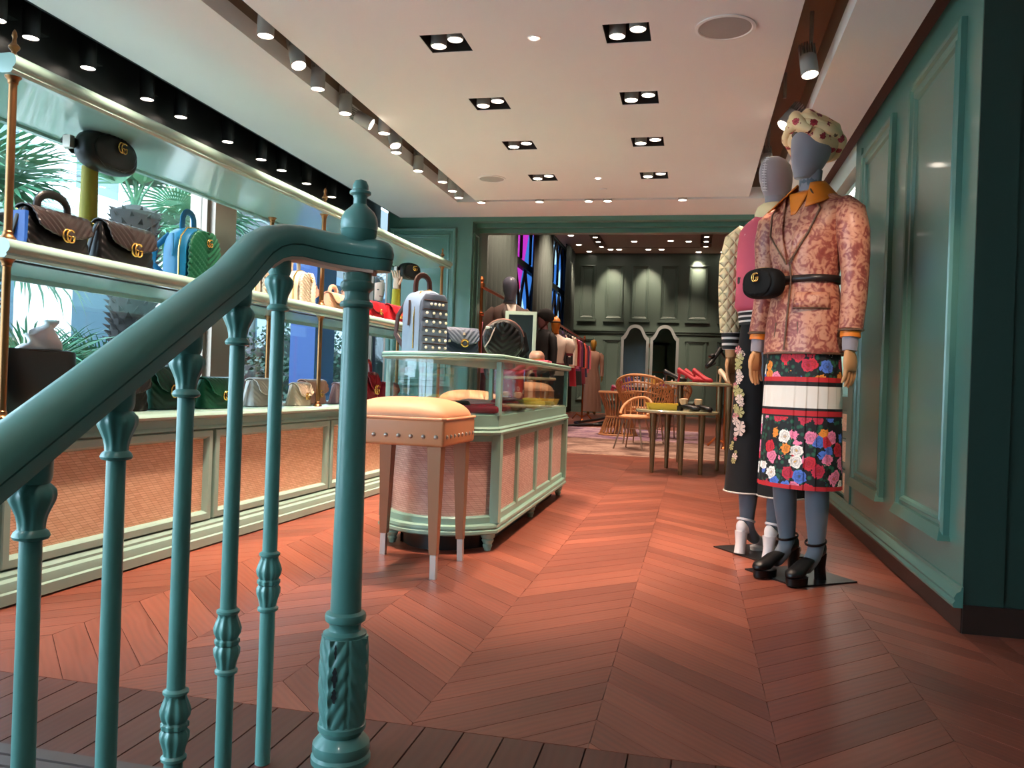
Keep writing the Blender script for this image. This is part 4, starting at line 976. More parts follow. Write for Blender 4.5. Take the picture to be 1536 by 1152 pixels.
# goods inside the showcase
SF = 0.6645
def cloth_item(name, label, cat, loc, size, rz, m, group, wob=0.006, fold=None):
    sx, sy, sz = size
    def fn(p): return (p.x + wob * sin(p.y * 40), p.y + wob * sin(p.x * 37), p.z + (wob * 0.8 * sin(p.x * 30 + p.y * 26) if p.z > 0 else 0))
    o = MB().rbox((0, 0, sz / 2), size, sz * 0.45, 4, fn).build(name, m, None, smooth=60)
    tag(o, label, cat, group); o.location = loc; o.rotation_euler = (0, 0, rz)
    if fold: MB().rbox((sx * 0.12, 0, sz + 0.006), (sx * 0.55, sy * 0.8, 0.012), 0.005, 3, fn).build('folded_layer', fold, o, smooth=60)
    return o
SCR = mat('red_silk', (158, 22, 36), 0.4, var=0.25, vscale=30); SCP = mat('pale_pink_silk', (214, 150, 140), 0.45, var=0.2, vscale=30); SCY = mat('yellow_silk', (206, 178, 84), 0.45, var=0.3, vscale=20); SCD = mat('dark_wallet', (40, 26, 24), 0.4); SCG = mat('olive_brown_snake', (110, 90, 60), 0.45, var=0.4, vscale=60)
IN = 'small leather goods and scarves in the showcase'
cloth_item('red_wallet', 'deep red wallet at the bowed front inside the showcase', 'wallet', (-1.02, 3.90, SF), (0.20, 0.11, 0.035), 0.2, SCR, IN, fold=SCR)
cloth_item('pink_pouch', 'pale pink pouch at the window side inside the showcase', 'pouch', (-1.39, 4.06, SF), (0.17, 0.14, 0.03), -0.3, SCP, IN, fold=SCP)
cloth_item('dark_wallet', 'dark brown wallet leaning among the scarves in the showcase', 'wallet', (-1.19, 4.06, SF), (0.15, 0.10, 0.05), 0.5, SCD, IN)
cloth_item('red_scarf', 'folded red scarf with pink edge in the showcase', 'scarf', (-1.08, 4.28, SF), (0.24, 0.16, 0.03), 0.1, SCR, IN, fold=SCP)
cloth_item('snakeskin_purse', 'olive snakeskin purse behind the right pane of the showcase', 'purse', (-0.985, 4.50, SF), (0.12, 0.24, 0.035), 0.05, SCG, IN)
cloth_item('red_silk_scarf', 'bright red silk scarf behind the right pane of the showcase', 'scarf', (-1.10, 4.80, SF), (0.16, 0.26, 0.05), 0.1, SCR, IN, fold=SCR)
cloth_item('yellow_scarf', 'yellow printed silk scarf in the middle of the showcase', 'scarf', (-1.02, 5.13, SF), (0.15, 0.34, 0.045), 0.0, SCY, IN, fold=SCY)
cloth_item('navy_scarf', 'slate blue folded scarf at the far end inside the showcase', 'scarf', (-1.02, 5.55, SF), (0.16, 0.26, 0.035), 0.0, LNAV, IN)
cloth_item('rose_scarf', 'dusty rose folded scarf at the far window-side corner of the showcase', 'scarf', (-1.35, 5.1, SF), (0.20, 0.30, 0.035), 0.1, SCP, IN)
# ================================================================== MANNEQUINS
GREYV = mat('grey_velvet', (138, 130, 136), 0.85, var=0.12, vscale=5, sheen=0.4)
GREYL = mat('slate_velvet_legs', (88, 94, 102), 0.85, var=0.1, vscale=5, sheen=0.3)
WOODH = mat('wooden_hand', (196, 142, 92), 0.5, var=0.1, vscale=20)
def skin_body(name, verts, edges, radii, m, parent, root=0):
    me = bpy.data.meshes.new(name); me.from_pydata(verts, edges, [])
    bm = bmesh.new(); bm.from_mesh(me); ly = bm.verts.layers.skin.verify(); bm.verts.ensure_lookup_table()
    for i, r in enumerate(radii):
        sv = bm.verts[i][ly]; sv.radius = r if isinstance(r, tuple) else (r, r); sv.use_root = (i == root)
    bm.to_mesh(me); bm.free()
    me.materials.append(m)
    o = bpy.data.objects.new(name, me); COL.objects.link(o); o.parent = parent
    md = o.modifiers.new('skin', 'SKIN'); md.use_smooth_shade = True
    s = o.modifiers.new('sub', 'SUBSURF'); s.levels = 2; s.render_levels = 2
    return o
def head_mesh(m, parent, z0, turn=0.0, name='head', k=1.0, ridge=True):
    """abstract mannequin head, chin at z0; faces -Y, turned by 'turn'"""
    prof = [(0.00, 0.030, 0.030, -0.050), (0.02, 0.044, 0.050, -0.034), (0.05, 0.055, 0.072, -0.018), (0.09, 0.066, 0.088, -0.006), (0.13, 0.073, 0.096, 0.002), (0.17, 0.074, 0.098, 0.006), (0.205, 0.066, 0.088, 0.010), (0.23, 0.048, 0.066, 0.012), (0.243, 0.026, 0.036, 0.014), (0.247, 0.004, 0.006, 0.014)]
    R = []
    for z, rx, ry, cy in prof:
        ring = []
        for j in range(32):
            a = 2 * pi * j / 32; x, y = rx * cos(a), cy + ry * sin(a)
            if ridge and 0.03 < z < 0.14:                       # brow to chin: a faint nose ridge and flatter cheeks
                w = math.exp(-(x / 0.016) ** 2) * (1 if sin(a) < 0 else 0)
                y -= 0.012 * w * (1 - abs(z - 0.075) / 0.06 if abs(z - 0.075) < 0.06 else 0)
            ring.append((x * k, y * k, z * k))
        R.append(ring)
    M = Matrix.Translation((0, 0, z0)) @ Matrix.Rotation(turn, 4, 'Z')
    return MB(M).rings(R, True).build(name, m, parent, smooth=70)
def hand(m, parent, M, k=1.0, name='hand'):
    """hand hanging down: wrist at origin, fingers towards -Z, palm facing +-X"""
    mb = MB(M)
    mb.ell([(0, 0, 0.0, 0.016 * k, 0.024 * k), (0, 0, -0.02 * k, 0.018 * k, 0.032 * k), (0, 0, -0.06 * k, 0.019 * k, 0.041 * k), (0, 0, -0.088 * k, 0.015 * k, 0.040 * k), (0, 0, -0.094 * k, 0.008 * k, 0.034 * k)], 18)
    for q, (y, L) in enumerate(((-0.030, 0.066), (-0.010, 0.074), (0.011, 0.070), (0.030, 0.054))):
        mb.tube([(0, y * k, -0.080 * k), (0.004 * k, y * k * 1.02, -(0.085 + L * 0.45) * k), (0.013 * k, y * k, -(0.085 + L * 0.8) * k), (0.021 * k, y * k * 0.96, -(0.085 + L) * k)], [0.0095 * k, 0.009 * k, 0.008 * k, 0.005 * k], 10)
    mb.tube([(0.0, -0.024 * k, -0.022 * k), (0.008 * k, -0.046 * k, -0.05 * k), (0.014 * k, -0.052 * k, -0.078 * k), (0.018 * k, -0.05 * k, -0.098 * k)], [0.013 * k, 0.011 * k, 0.009 * k, 0.006 * k], 10)
    return mb.build(name, m, parent, smooth=70)
def heel_shoe(parent, M, m, solem, hh=0.10, plat=0.02, L=0.24, heel_r=0.022, strap=True, name='shoe'):
    mb = MB(M); R = []
    secs = [(0.10, hh + 0.0, hh + 0.055, 0.018), (0.085, hh, hh + 0.065, 0.030), (0.05, hh * 0.92, hh * 0.92 + 0.05, 0.031), (0.0, hh * 0.62 + plat * 0.4, hh * 0.62 + 0.045, 0.029), (-0.05, hh * 0.22 + plat, hh * 0.22 + plat + 0.045, 0.036), (-0.09, plat, plat + 0.046, 0.040), (-0.12, plat, plat + 0.040, 0.036), (-0.14, plat + 0.002, plat + 0.028, 0.022), (-0.147, plat + 0.006, plat + 0.016, 0.008)]
    for y, z0, z1, w in secs:
        ring = []
        for j in range(16):
            a = 2 * pi * j / 16; sa = sin(a)
            ring.append((w * cos(a), y * L / 0.24, (z0 + z1) / 2 + (z1 - z0) / 2 * (sa if sa > 0 else math.copysign(abs(sa) ** 0.5, sa))))
        R.append(ring)
    mb.rings(R, True)
    o = mb.build(name, m, parent, smooth=60)
    k = L / 0.24
    MB(M).tube([(0, 0.082 * k, hh + 0.012), (0, 0.084 * k, hh * 0.5), (0, 0.092 * k, 0.0)], [heel_r * 1.25, heel_r, heel_r * 1.05], 14).build('heel', m, o)
    MB(M).ell([(0, -0.085 * k, 0.0, 0.036, 0.058 * k), (0, -0.085 * k, plat, 0.038, 0.060 * k)], 20).build('sole', solem, o)
    if strap:
        MB(M).tube([(0.043 * cos(a), 0.045 * k + 0.046 * sin(a), hh + 0.062 + 0.012 * sin(a)) for a in [2 * pi * i / 18 for i in range(18)]], 0.006, 8, closed=True, flat=0.5).build('ankle_strap', m, o)
    return o
def brocade():
    t = NT('rose_brocade'); co = t.node('ShaderNodeTexCoord')
    nz = t.node('ShaderNodeTexNoise', {'Vector': co.outputs['Object'], 'Scale': 9.0, 'Detail': 2.0})
    vm = t.node('ShaderNodeVectorMath', {0: co.outputs['Object'], 1: nz.outputs[1]}, operation='MULTIPLY_ADD'); vm.inputs[2].default_value = (0, 0, 0)
    add = t.node('ShaderNodeVectorMath', {0: co.outputs['Object']}, operation='ADD')
    sc = t.node('ShaderNodeVectorMath', {0: nz.outputs[1]}, operation='SCALE'); sc.inputs['Scale'].default_value = 0.05; t.link(sc.outputs[0], add.inputs[1])
    v1 = t.node('ShaderNodeTexVoronoi', {'Vector': add.outputs[0], 'Scale': 15.0})
    rings = t.math('SINE', t.math('MULTIPLY', v1.outputs['Distance'], 26.0))
    n2 = t.node('ShaderNodeTexNoise', {'Vector': co.outputs['Object'], 'Scale': 34.0, 'Detail': 6.0, 'Distortion': 1.0})
    f = t.math('ADD', t.math('MULTIPLY', rings, 0.07), n2.outputs[0])
    n3 = t.node('ShaderNodeTexNoise', {'Vector': co.outputs['Object'], 'Scale': 6.0, 'Detail': 2.0})
    f = t.math('ADD', f, t.math('MULTIPLY_ADD', n3.outputs[0], 0.5, -0.25))
    t.link(t.ramp(f, [(0.36, C3((196, 136, 108))), (0.46, C3((184, 122, 96))), (0.54, C3((150, 78, 64))), (0.70, C3((130, 58, 50)))]), t.b.inputs['Base Color'])
    t.b.inputs['Roughness'].default_value = 0.42; t.bump(f, 0.1, 0.003)
    return t.m
BROC = brocade()
def floral(name, base, pal, scale, density=0.5, bands=None, centre=(244, 190, 60), size=0.5):
    t = NT(name); co = t.node('ShaderNodeTexCoord')
    v = t.node('ShaderNodeTexVoronoi', {'Vector': co.outputs['Object'], 'Scale': scale, 'Randomness': 0.8})
    nz = t.node('ShaderNodeTexNoise', {'Vector': co.outputs['Object'], 'Scale': scale * 5.0, 'Detail': 2.0})
    d = t.math('MULTIPLY_ADD', nz.outputs[0], 0.45, v.outputs['Distance'])
    sp = t.node('ShaderNodeSeparateXYZ', {0: v.outputs['Color']})
    pc = t.ramp(sp.outputs[0], [(i / len(pal), C3(c)) for i, c in enumerate(pal)], 'CONSTANT')
    sh = t.ramp(d, [(0.24, C3(centre)), (0.34, (0.55, 0.5, 0.5, 1)), (0.44, (1.1, 1.1, 1.1, 1)), (0.52, (0.6, 0.6, 0.6, 1)), (0.60, (1.1, 1.1, 1.1, 1))])
    petal = t.node('ShaderNodeMix', {0: 1.0}, data_type='RGBA', blend_type='MULTIPLY'); t.link(pc, petal.inputs[6]); t.link(sh, petal.inputs[7])
    v2 = t.node('ShaderNodeTexVoronoi', {'Vector': co.outputs['Object'], 'Scale': scale * 2.3})
    leaf = t.ramp(v2.outputs['Distance'], [(0.0, C3((40, 104, 70))), (0.34, C3((20, 70, 52))), (0.42, C3(base))])
    on = t.math('LESS_THAN', d, size); keep = t.math('LESS_THAN', sp.outputs[1], density)
    col = t.mix(t.math('MULTIPLY', on, keep), leaf if bands else C3(base), petal.outputs[2])
    if bands:
        z = t.node('ShaderNodeSeparateXYZ', {0: co.outputs['Object']}).outputs[2]
        for lo, hi, c in bands:
            m_ = t.math('MULTIPLY', t.math('GREATER_THAN', z, lo), t.math('LESS_THAN', z, hi)); col = t.mix(m_, col, C3(c))
    t.link(col, t.b.inputs['Base Color']); t.b.inputs['Roughness'].default_value = 0.7
    return t.m
BLK = (12, 11, 12)
SKIRT = floral('floral_skirt', BLK, [(196, 30, 48), (226, 120, 150), (236, 226, 214), (222, 130, 40), (74, 110, 190), (186, 34, 60)], 17.5, 0.97,
               [(0.715, 0.868, BLK), (0.755, 0.848, (224, 214, 200)), (0.722, 0.744, (186, 26, 34)), (0.866, 0.886, (186, 26, 34)), (0.30, 0.428, (186, 26, 34))], size=0.72)
TURB = floral('floral_turban', (234, 200, 150), [(150, 30, 44), (196, 60, 70), (90, 70, 50), (170, 40, 50)], 21.0, 0.62, None, (200, 90, 80), 0.58)
ORNG = mat('orange_silk', (226, 122, 22), 0.5, var=0.06)
BLKC = mat('black_cloth', (7, 7, 8), 0.85, bump=0.05)
TRIM = mat('dark_gold_trim', (96, 66, 44), 0.5, var=0.3, vscale=90, bump=0.4, bscale=300)

# ------------------------------------------------ turban mannequin
m1 = thing('mannequin', 'mannequin in rose brocade jacket, floral pleated skirt and cream turban', 'mannequin', (0.462, 3.80, 0), radians(-43))
pl = MB(Matrix.Translation((-0.029, 0.069, 0)) @ Matrix.Rotation(radians(-12), 4, 'Z')).box(-0.168, 0.168, -0.168, 0.168, 0, 0.007).build('base_plate', mat('black_plate', (20, 20, 22), 0.35), m1, smooth=0)
V = [(0, 0, 0.98), (0, 0, 1.15), (0, 0.005, 1.32), (0, 0, 1.50), (0, 0.012, 1.63), (0, 0.008, 1.72), (0, -0.005, 1.80),
     (0.085, 0, 0.90), (0.088, 0.0, 0.52), (0.082, 0.018, 0.33), (0.075, 0.035, 0.16), (0.075, 0.02, 0.115), (0.078, -0.06, 0.055),
     (-0.085, 0, 0.90), (-0.088, 0.0, 0.52), (-0.082, 0.018, 0.33), (-0.075, 0.035, 0.16), (-0.075, 0.02, 0.115), (-0.078, -0.06, 0.055)]
E_ = [(0, 1), (1, 2), (2, 3), (3, 4), (4, 5), (5, 6), (0, 7), (7, 8), (8, 9), (9, 10), (10, 11), (11, 12), (0, 13), (13, 14), (14, 15), (15, 16), (16, 17), (17, 18)]
Rr = [(0.13, 0.10), (0.12, 0.09), (0.10, 0.08), (0.13, 0.09), (0.07, 0.055), (0.050, 0.052), (0.048, 0.05),
      0.075, 0.052, 0.055, 0.036, 0.036, 0.03, 0.075, 0.052, 0.055, 0.036, 0.036, 0.03]
skin_body('body', V, E_, Rr, GREYL, m1)
MB().lathe([(0.052, 1.66), (0.047, 1.70), (0.046, 1.74), (0.050, 1.79)], (0, 0.004, 0), 24).build('neck', GREYV, m1)
head_mesh(GREYV, m1, 1.752, radians(-6), k=1.02)
# turban : wound cloth, high over the brow and low at the nape
tb = MB(); R = []
TM = Matrix.Translation((0, 0.018, 1.935)) @ Matrix.Rotation(radians(-24), 4, 'X')
for z, rx, ry, w in ((-0.048, 0.072, 0.088, 0.0), (-0.040, 0.090, 0.110, 0.04), (-0.015, 0.102, 0.124, 0.07), (0.02, 0.105, 0.128, 0.07), (0.05, 0.098, 0.120, 0.07), (0.076, 0.080, 0.098, 0.06), (0.094, 0.05, 0.062, 0.04), (0.101, 0.012, 0.016, 0)):
    R.append([(rx * (1 + w * sin(6 * a + z * 60)) * cos(a), ry * (1 + w * sin(6 * a + z * 60)) * sin(a), z + 0.012 * sin(3 * a)) for a in [2 * pi * j / 60 for j in range(60)]])
tb.M = TM
tur = tb.rings(R, True).build('turban', TURB, m1, smooth=70)
for r0, zz, tl in ((0.104, -0.012, 0.018), (0.104, 0.028, -0.022)):
    MB(TM).tube([(r0 * cos(a), r0 * 1.22 * sin(a), zz + tl * cos(a) + 0.008 * sin(2 * a)) for a in [2 * pi * i / 40 for i in range(40)]], [0.021 + 0.004 * sin(5 * i) for i in range(40)], 10, closed=True).build('wound_roll', TURB, tur, smooth=70)
MB(TM).tube([(-0.05, -0.10, 0.06), (-0.02, -0.128, 0.03), (0.0, -0.135, 0.0), (0.03, -0.125, -0.025), (0.06, -0.10, -0.04)], [0.018, 0.028, 0.030, 0.028, 0.016], 12).build('twist', TURB, tur, smooth=70)
# jacket
fold = lambda s: (lambda a: 0.012 * sin(5 * a + s) + 0.008 * sin(11 * a + 2 * s))
jk = MB().ell([(0, 0, 0.985, 0.178, 0.135, fold(0)), (0, 0, 1.05, 0.176, 0.134, fold(0.4)), (0, 0, 1.14, 0.168, 0.128, fold(0.8)), (0, 0, 1.23, 0.152, 0.114, fold(1.2)), (0, 0, 1.30, 0.138, 0.104, fold(2)), (0, -0.002, 1.36, 0.144, 0.110, fold(1.5)), (0, -0.006, 1.44, 0.158, 0.124, fold(1)), (0, -0.006, 1.51, 0.168, 0.124, fold(0.5)), (0, 0, 1.58, 0.182, 0.108), (0, 0.006, 1.625, 0.186, 0.094), (0, 0.01, 1.655, 0.158, 0.082), (0, 0.012, 1.685, 0.10, 0.07), (0, 0.012, 1.70, 0.06, 0.058)], 56, 2.3)
jacket = jk.build('jacket', BROC, m1, smooth=70)
def front_y(x, z):       # approximate front surface of the jacket
    ry = 0.135 if z < 1.05 else (0.104 + abs(z - 1.30) * 0.11 if z < 1.5 else 0.124 - (z - 1.51) * 0.34)
    rx = 0.17
    return -ry * sqrt(max(0.05, 1 - (abs(x) / (rx * 1.1)) ** 2)) - 0.004
def patch(pts, m, par, name, off=0.006, sub=6, solid=0.005):
    """quad patch given 4 corners (x,z) hugging the chest"""
    G = []
    for i in range(sub + 1):
        row = []
        for j in range(sub + 1):
            u, v = i / sub, j / sub
            x = (1 - u) * ((1 - v) * pts[0][0] + v * pts[1][0]) + u * ((1 - v) * pts[3][0] + v * pts[2][0])
            z = (1 - u) * ((1 - v) * pts[0][1] + v * pts[1][1]) + u * ((1 - v) * pts[3][1] + v * pts[2][1])
            row.append((x, front_y(x, z) - off, z))
        G.append(row)
    return MB().sheet(G).build(name, m, par, smooth=60, solid=solid)
patch([(-0.050, 1.685), (0.050, 1.685), (0.012, 1.585), (-0.012, 1.585)], ORNG, jacket, 'shirt_front', 0.003)
for s in (-1, 1):
    l = patch([(s * 0.062, 1.69), (s * 0.125, 1.60), (s * 0.095, 1.50), (s * 0.005, 1.37)], BROC, jacket, 'lapel', 0.012)
    MB().tube([(s * 0.062 , front_y(s * 0.062, 1.69) - 0.016, 1.69), (s * 0.122, front_y(s * 0.122, 1.60) - 0.016, 1.60), (s * 0.098, front_y(0.098, 1.5) - 0.018, 1.50), (s * 0.006, front_y(0, 1.37) - 0.018, 1.37)], 0.004, 6).build('braid', TRIM, l)
    # orange collar wing standing over the lapel
    G = []
    for i in range(6):
        a = i / 5; row = []
        for j in range(6):
            b = j / 5
            ang = radians(90) - s * radians(0) ; th = radians(100 - 150 * a)      # around the neck from the nape to the throat
            r = 0.060 + 0.092 * b * (0.5 + 0.9 * a * a)
            x = s * r * cos(radians(70) - radians(130) * a) ; y = 0.010 + r * 0.95 * sin(radians(70) - radians(130) * a)
            row.append((x, y - 0.012 * b * a, 1.748 - 0.055 * b - 0.075 * b * a * a - 0.02 * a))
        G.append(row)
    MB().sheet(G).build('shirt_collar', ORNG, m1, smooth=60, solid=0.006)
    MB().tube([(s * 0.055, -0.125, 1.12), (s * 0.06, -0.125, 1.06), (s * 0.075, -0.118, 1.0)], 0.003, 6).build('hem_braid', TRIM, jacket)
MB().tube([(0.006, front_y(0, z) - 0.006, z) for z in (1.37, 1.30, 1.2, 1.1, 1.0)], 0.004, 6).build('front_edge_braid', TRIM, jacket)
MB().tube([(0.180 * cos(a) * (1 + fold(0)(a)), 0.137 * sin(a) * (1 + fold(0)(a)), 0.988) for a in [2 * pi * i / 56 for i in range(56)]], 0.0055, 6, closed=True).build('hem_trim', TRIM, jacket)
for s in (1,):
    G = [[(s * 0.153 * cos(radians(-75 + 60 * j / 8)) * (1 + 0.02 * i) , 0.122 * sin(radians(-75 + 60 * j / 8)) * (1 + 0.035 * i) - 0.012, 1.245 - 0.022 * i) for j in range(9)] for i in range(4)]
    p = MB().sheet(G).build('pocket_flap', BROC, jacket, smooth=60, solid=0.008)
    MB().tube(G[3], 0.004, 6).build('flap_braid', TRIM, p)
MB().ell([(0, 0, 1.292, 0.146, 0.112), (0, 0, 1.322, 0.147, 0.113)], 48, 2.3, False).build('belt', mat('belt_leather', (34, 26, 24), 0.4), m1, smooth=60, solid=0.004)
for s, el in ((1, 0.0), (-1, 0.0)):
    P = [(s * 0.165, 0.006, 1.632), (s * 0.198, 0.006, 1.585), (s * 0.212, 0.01, 1.50), (s * 0.218, 0.018, 1.40), (s * 0.222, 0.02, 1.32), (s * 0.226, 0.012, 1.22), (s * 0.230, -0.004, 1.13), (s * 0.232, -0.012, 1.085)]
    sl = MB().tube(P, [0.040, 0.062, 0.066, 0.060, 0.054, 0.051, 0.048, 0.047], 20, flat=1.05).build('sleeve', BROC, m1, smooth=70)
    MB().tube([(s * 0.232 + 0.047 * cos(a), -0.012 + 0.049 * sin(a), 1.086) for a in [2 * pi * i / 24 for i in range(24)]], 0.0055, 6, closed=True).build('cuff_braid', TRIM, sl)
    MB().tube([(s * 0.232, -0.012, 1.10), (s * 0.234, -0.016, 1.055)], 0.041, 18).build('shirt_cuff', ORNG, sl)
    MB().tube([(s * 0.233, -0.014, 1.07), (s * 0.235, -0.018, 1.02), (s * 0.236, -0.020, 1.0)], [0.033, 0.031, 0.029], 16).build('wrist', GREYV, m1)
    hand(WOODH, m1, Matrix.Translation((s * 0.237, -0.022, 1.005)) @ Matrix.Rotation(radians(180 if s > 0 else 0), 4, 'Z') @ Matrix.Rotation(radians(4), 4, 'Y'), 0.98)
pleat = lambda s: (lambda a: 0.030 * (((a * 20 / (2 * pi)) % 1.0) - 0.5) * s)
MB().ell([(0, 0, 1.05, 0.150, 0.112), (0, 0, 1.0, 0.160, 0.120, pleat(0.4)), (0, 0, 0.90, 0.168, 0.128, pleat(0.8)), (0, 0, 0.75, 0.172, 0.134, pleat(1)), (0, 0, 0.58, 0.176, 0.140, pleat(1.2)), (0, 0, 0.41, 0.182, 0.146, pleat(1.3))], 160, 2.2, False).build('pleated_skirt', SKIRT, m1, smooth=30)
for s in (-1, 1):
    heel_shoe(m1, Matrix.Translation((s * 0.076, -0.015, 0.008)) @ Matrix.Rotation(s * 0.08, 4, 'Z'), LBLK, LBLK, 0.105, 0.03, 0.25, 0.024)
# belt bag worn at the waist
Mw = Matrix.Translation((0.462, 3.80, 0)) @ Matrix.Rotation(radians(-43), 4, 'Z')
wp = Mw @ Vector((-0.10, -0.160, 1.29))
belt_bag('black velvet belt bag with gold double letter worn over the brocade jacket', wp, radians(-43 - 6), 0.205, 0.135, 0.075, mat('black_velvet', (5, 5, 5), 0.75, spec=0.25), 'zip', tilt=0.02)

# ------------------------------------------------ bomber mannequin
m2 = thing('mannequin', 'mannequin in pink satin bomber with quilted cream sleeves and black trousers', 'mannequin', (0.36, 4.27, 0), radians(142))
MB(Matrix.Rotation(radians(-142), 4, 'Z') @ Matrix.Translation((0.0, 0.10, 0)) @ Matrix.Rotation(radians(35), 4, 'Z')).box(-0.168, 0.168, -0.168, 0.168, 0, 0.007).build('base_plate', MATS['black_plate'], m2, smooth=0)
skin_body('body', V, E_, Rr, GREYL, m2)
MB().lathe([(0.052, 1.66), (0.047, 1.70), (0.046, 1.74), (0.050, 1.79)], (0, 0.004, 0), 24).build('neck', GREYV, m2)
hd = head_mesh(GREYV, m2, 1.735, radians(4), k=1.0)
sm = MB()
for i in range(14):
    z = 1.80 + 0.165 * i / 13; y = [0.092, 0.095, 0.098, 0.100, 0.102, 0.104, 0.106, 0.106, 0.104, 0.102, 0.099, 0.094, 0.086, 0.076][i]
    sm.tube([(-0.012, y - 0.001, z), (0.012, y - 0.001, z + 0.005)], 0.0022, 5); sm.tube([(0.0, y, z), (0.0, y, z + 0.011)], 0.0018, 5)
sm.build('stitches', mat('thread', (200, 196, 200), 0.8), hd)
PSAT = floral('pink_satin', (190, 74, 96), [(232, 200, 200), (40, 30, 32), (226, 150, 160), (200, 60, 90)], 11.0, 0.42, None, (240, 170, 170), 0.42)
def quilt():
    t = NT('quilted_cream_satin'); co = t.node('ShaderNodeTexCoord'); sp = t.node('ShaderNodeSeparateXYZ', {0: co.outputs['Object']})
    a = t.math('ABSOLUTE', t.math('SINE', t.math('MULTIPLY', t.math('ADD', t.math('ADD', sp.outputs[0], sp.outputs[1]), sp.outputs[2]), 50.0)))
    b = t.math('ABSOLUTE', t.math('SINE', t.math('MULTIPLY', t.math('SUBTRACT', t.math('ADD', sp.outputs[0], sp.outputs[1]), sp.outputs[2]), 50.0)))
    h = t.math('POWER', t.math('MINIMUM', a, b), 0.5)
    t.b.inputs['Base Color'].default_value = C3((206, 190, 148)); t.b.inputs['Roughness'].default_value = 0.35; t.bump(h, 0.9, 0.012)
    return t.m
QUIL = quilt()
def stripes(name, lo, n, h):
    t = NT(name); co = t.node('ShaderNodeTexCoord'); z = t.node('ShaderNodeSeparateXYZ', {0: co.outputs['Object']}).outputs[2]
    f = t.math('GREATER_THAN', t.math('FRACT', t.math('MULTIPLY', t.math('SUBTRACT', z, lo), n / h)), 0.62)
    t.link(t.mix(f, C3((18, 17, 18)), C3((216, 208, 200))), t.b.inputs['Base Color']); t.b.inputs['Roughness'].default_value = 0.8
    return t.m
bm_ = MB().ell([(0, 0, 1.215, 0.168, 0.130), (0, 0, 1.24, 0.182, 0.146, fold(1)), (0, 0, 1.34, 0.182, 0.144, fold(2)), (0, 0, 1.46, 0.185, 0.140, fold(3)), (0, 0, 1.56, 0.188, 0.118), (0, 0.006, 1.62, 0.182, 0.098), (0, 0.01, 1.655, 0.15, 0.085), (0, 0.012, 1.69, 0.09, 0.07)], 48, 2.3).build('bomber_jacket', PSAT, m2, smooth=70)
MB().ell([(0, 0, 1.145, 0.158, 0.122), (0, 0, 1.18, 0.164, 0.126), (0, 0, 1.217, 0.166, 0.129)], 48, 2.3, False).build('ribbed_hem', stripes('rib_stripes', 1.145, 3, 0.072), bm_, smooth=60)
MB().ell([(0, 0.008, 1.675, 0.094, 0.082), (0, 0.005, 1.70, 0.098, 0.088), (0, 0.004, 1.735, 0.084, 0.078), (0, 0.006, 1.75, 0.06, 0.058)], 40, 2.0).build('fleece_collar', mat('cream_fleece', (226, 206, 160), 0.95, bump=0.9, bscale=90), bm_, smooth=60)
FLW = mat('pale_petal', (226, 196, 178), 0.6); FLP = mat('pink_petal', (206, 120, 118), 0.6); FLY = mat('yellow_green_petal', (176, 164, 104), 0.6)
for s in (-1, 1):
    P = [(s * 0.160, 0.006, 1.635), (s * 0.205, 0.006, 1.585), (s * 0.226, 0.012, 1.48), (s * 0.232, 0.018, 1.36), (s * 0.234, 0.012, 1.24), (s * 0.234, 0.0, 1.12)]
    sl = MB().tube(P, [0.045, 0.072, 0.072, 0.064, 0.060, 0.056], 24).build('quilted_sleeve', QUIL, m2, smooth=70)
    MB().tube([(s * 0.234, 0.0, 1.125), (s * 0.235, -0.004, 1.03)], [0.050, 0.044], 20).build('striped_cuff', stripes('cuff_stripes', 1.03, 3, 0.095), sl, smooth=60)
    MB().tube([(s * 0.235, -0.004, 1.04), (s * 0.236, -0.012, 0.995)], 0.030, 16).build('wrist', WOODH, m2)
    hand(WOODH, m2, Matrix.Translation((s * 0.236, -0.012, 1.0)) @ Matrix.Rotation(radians(180 if s > 0 else 0), 4, 'Z'), 0.98)
    R = [(s * 0.07, 0, 1.16, 0.075, 0.105), (s * 0.078, 0, 1.0, 0.088, 0.112), (s * 0.085, 0, 0.80, 0.094, 0.105), (s * 0.092, 0, 0.55, 0.104, 0.112), (s * 0.098, 0, 0.31, 0.116, 0.124)]
    lg = MB().ell([r + (fold(s),) for r in R], 32).build('trouser_leg', BLKC, m2, smooth=70)
    MB().tube([(s * 0.098 + 0.117 * cos(a), 0.125 * sin(a), 0.312) for a in [2 * pi * i / 40 for i in range(40)]], 0.004, 6, closed=True).build('beaded_hem', mat('silver_bead', (190, 184, 176), 0.3, var=0.4, vscale=200), lg)
    heel_shoe(m2, Matrix.Translation((s * 0.085, -0.015, 0.008)) @ Matrix.Rotation(s * 0.06, 4, 'Z'), mat('white_leather', (214, 208, 206), 0.4), mat('white_leather', (214, 208, 206), 0.4), 0.10, 0.018, 0.25, 0.026)
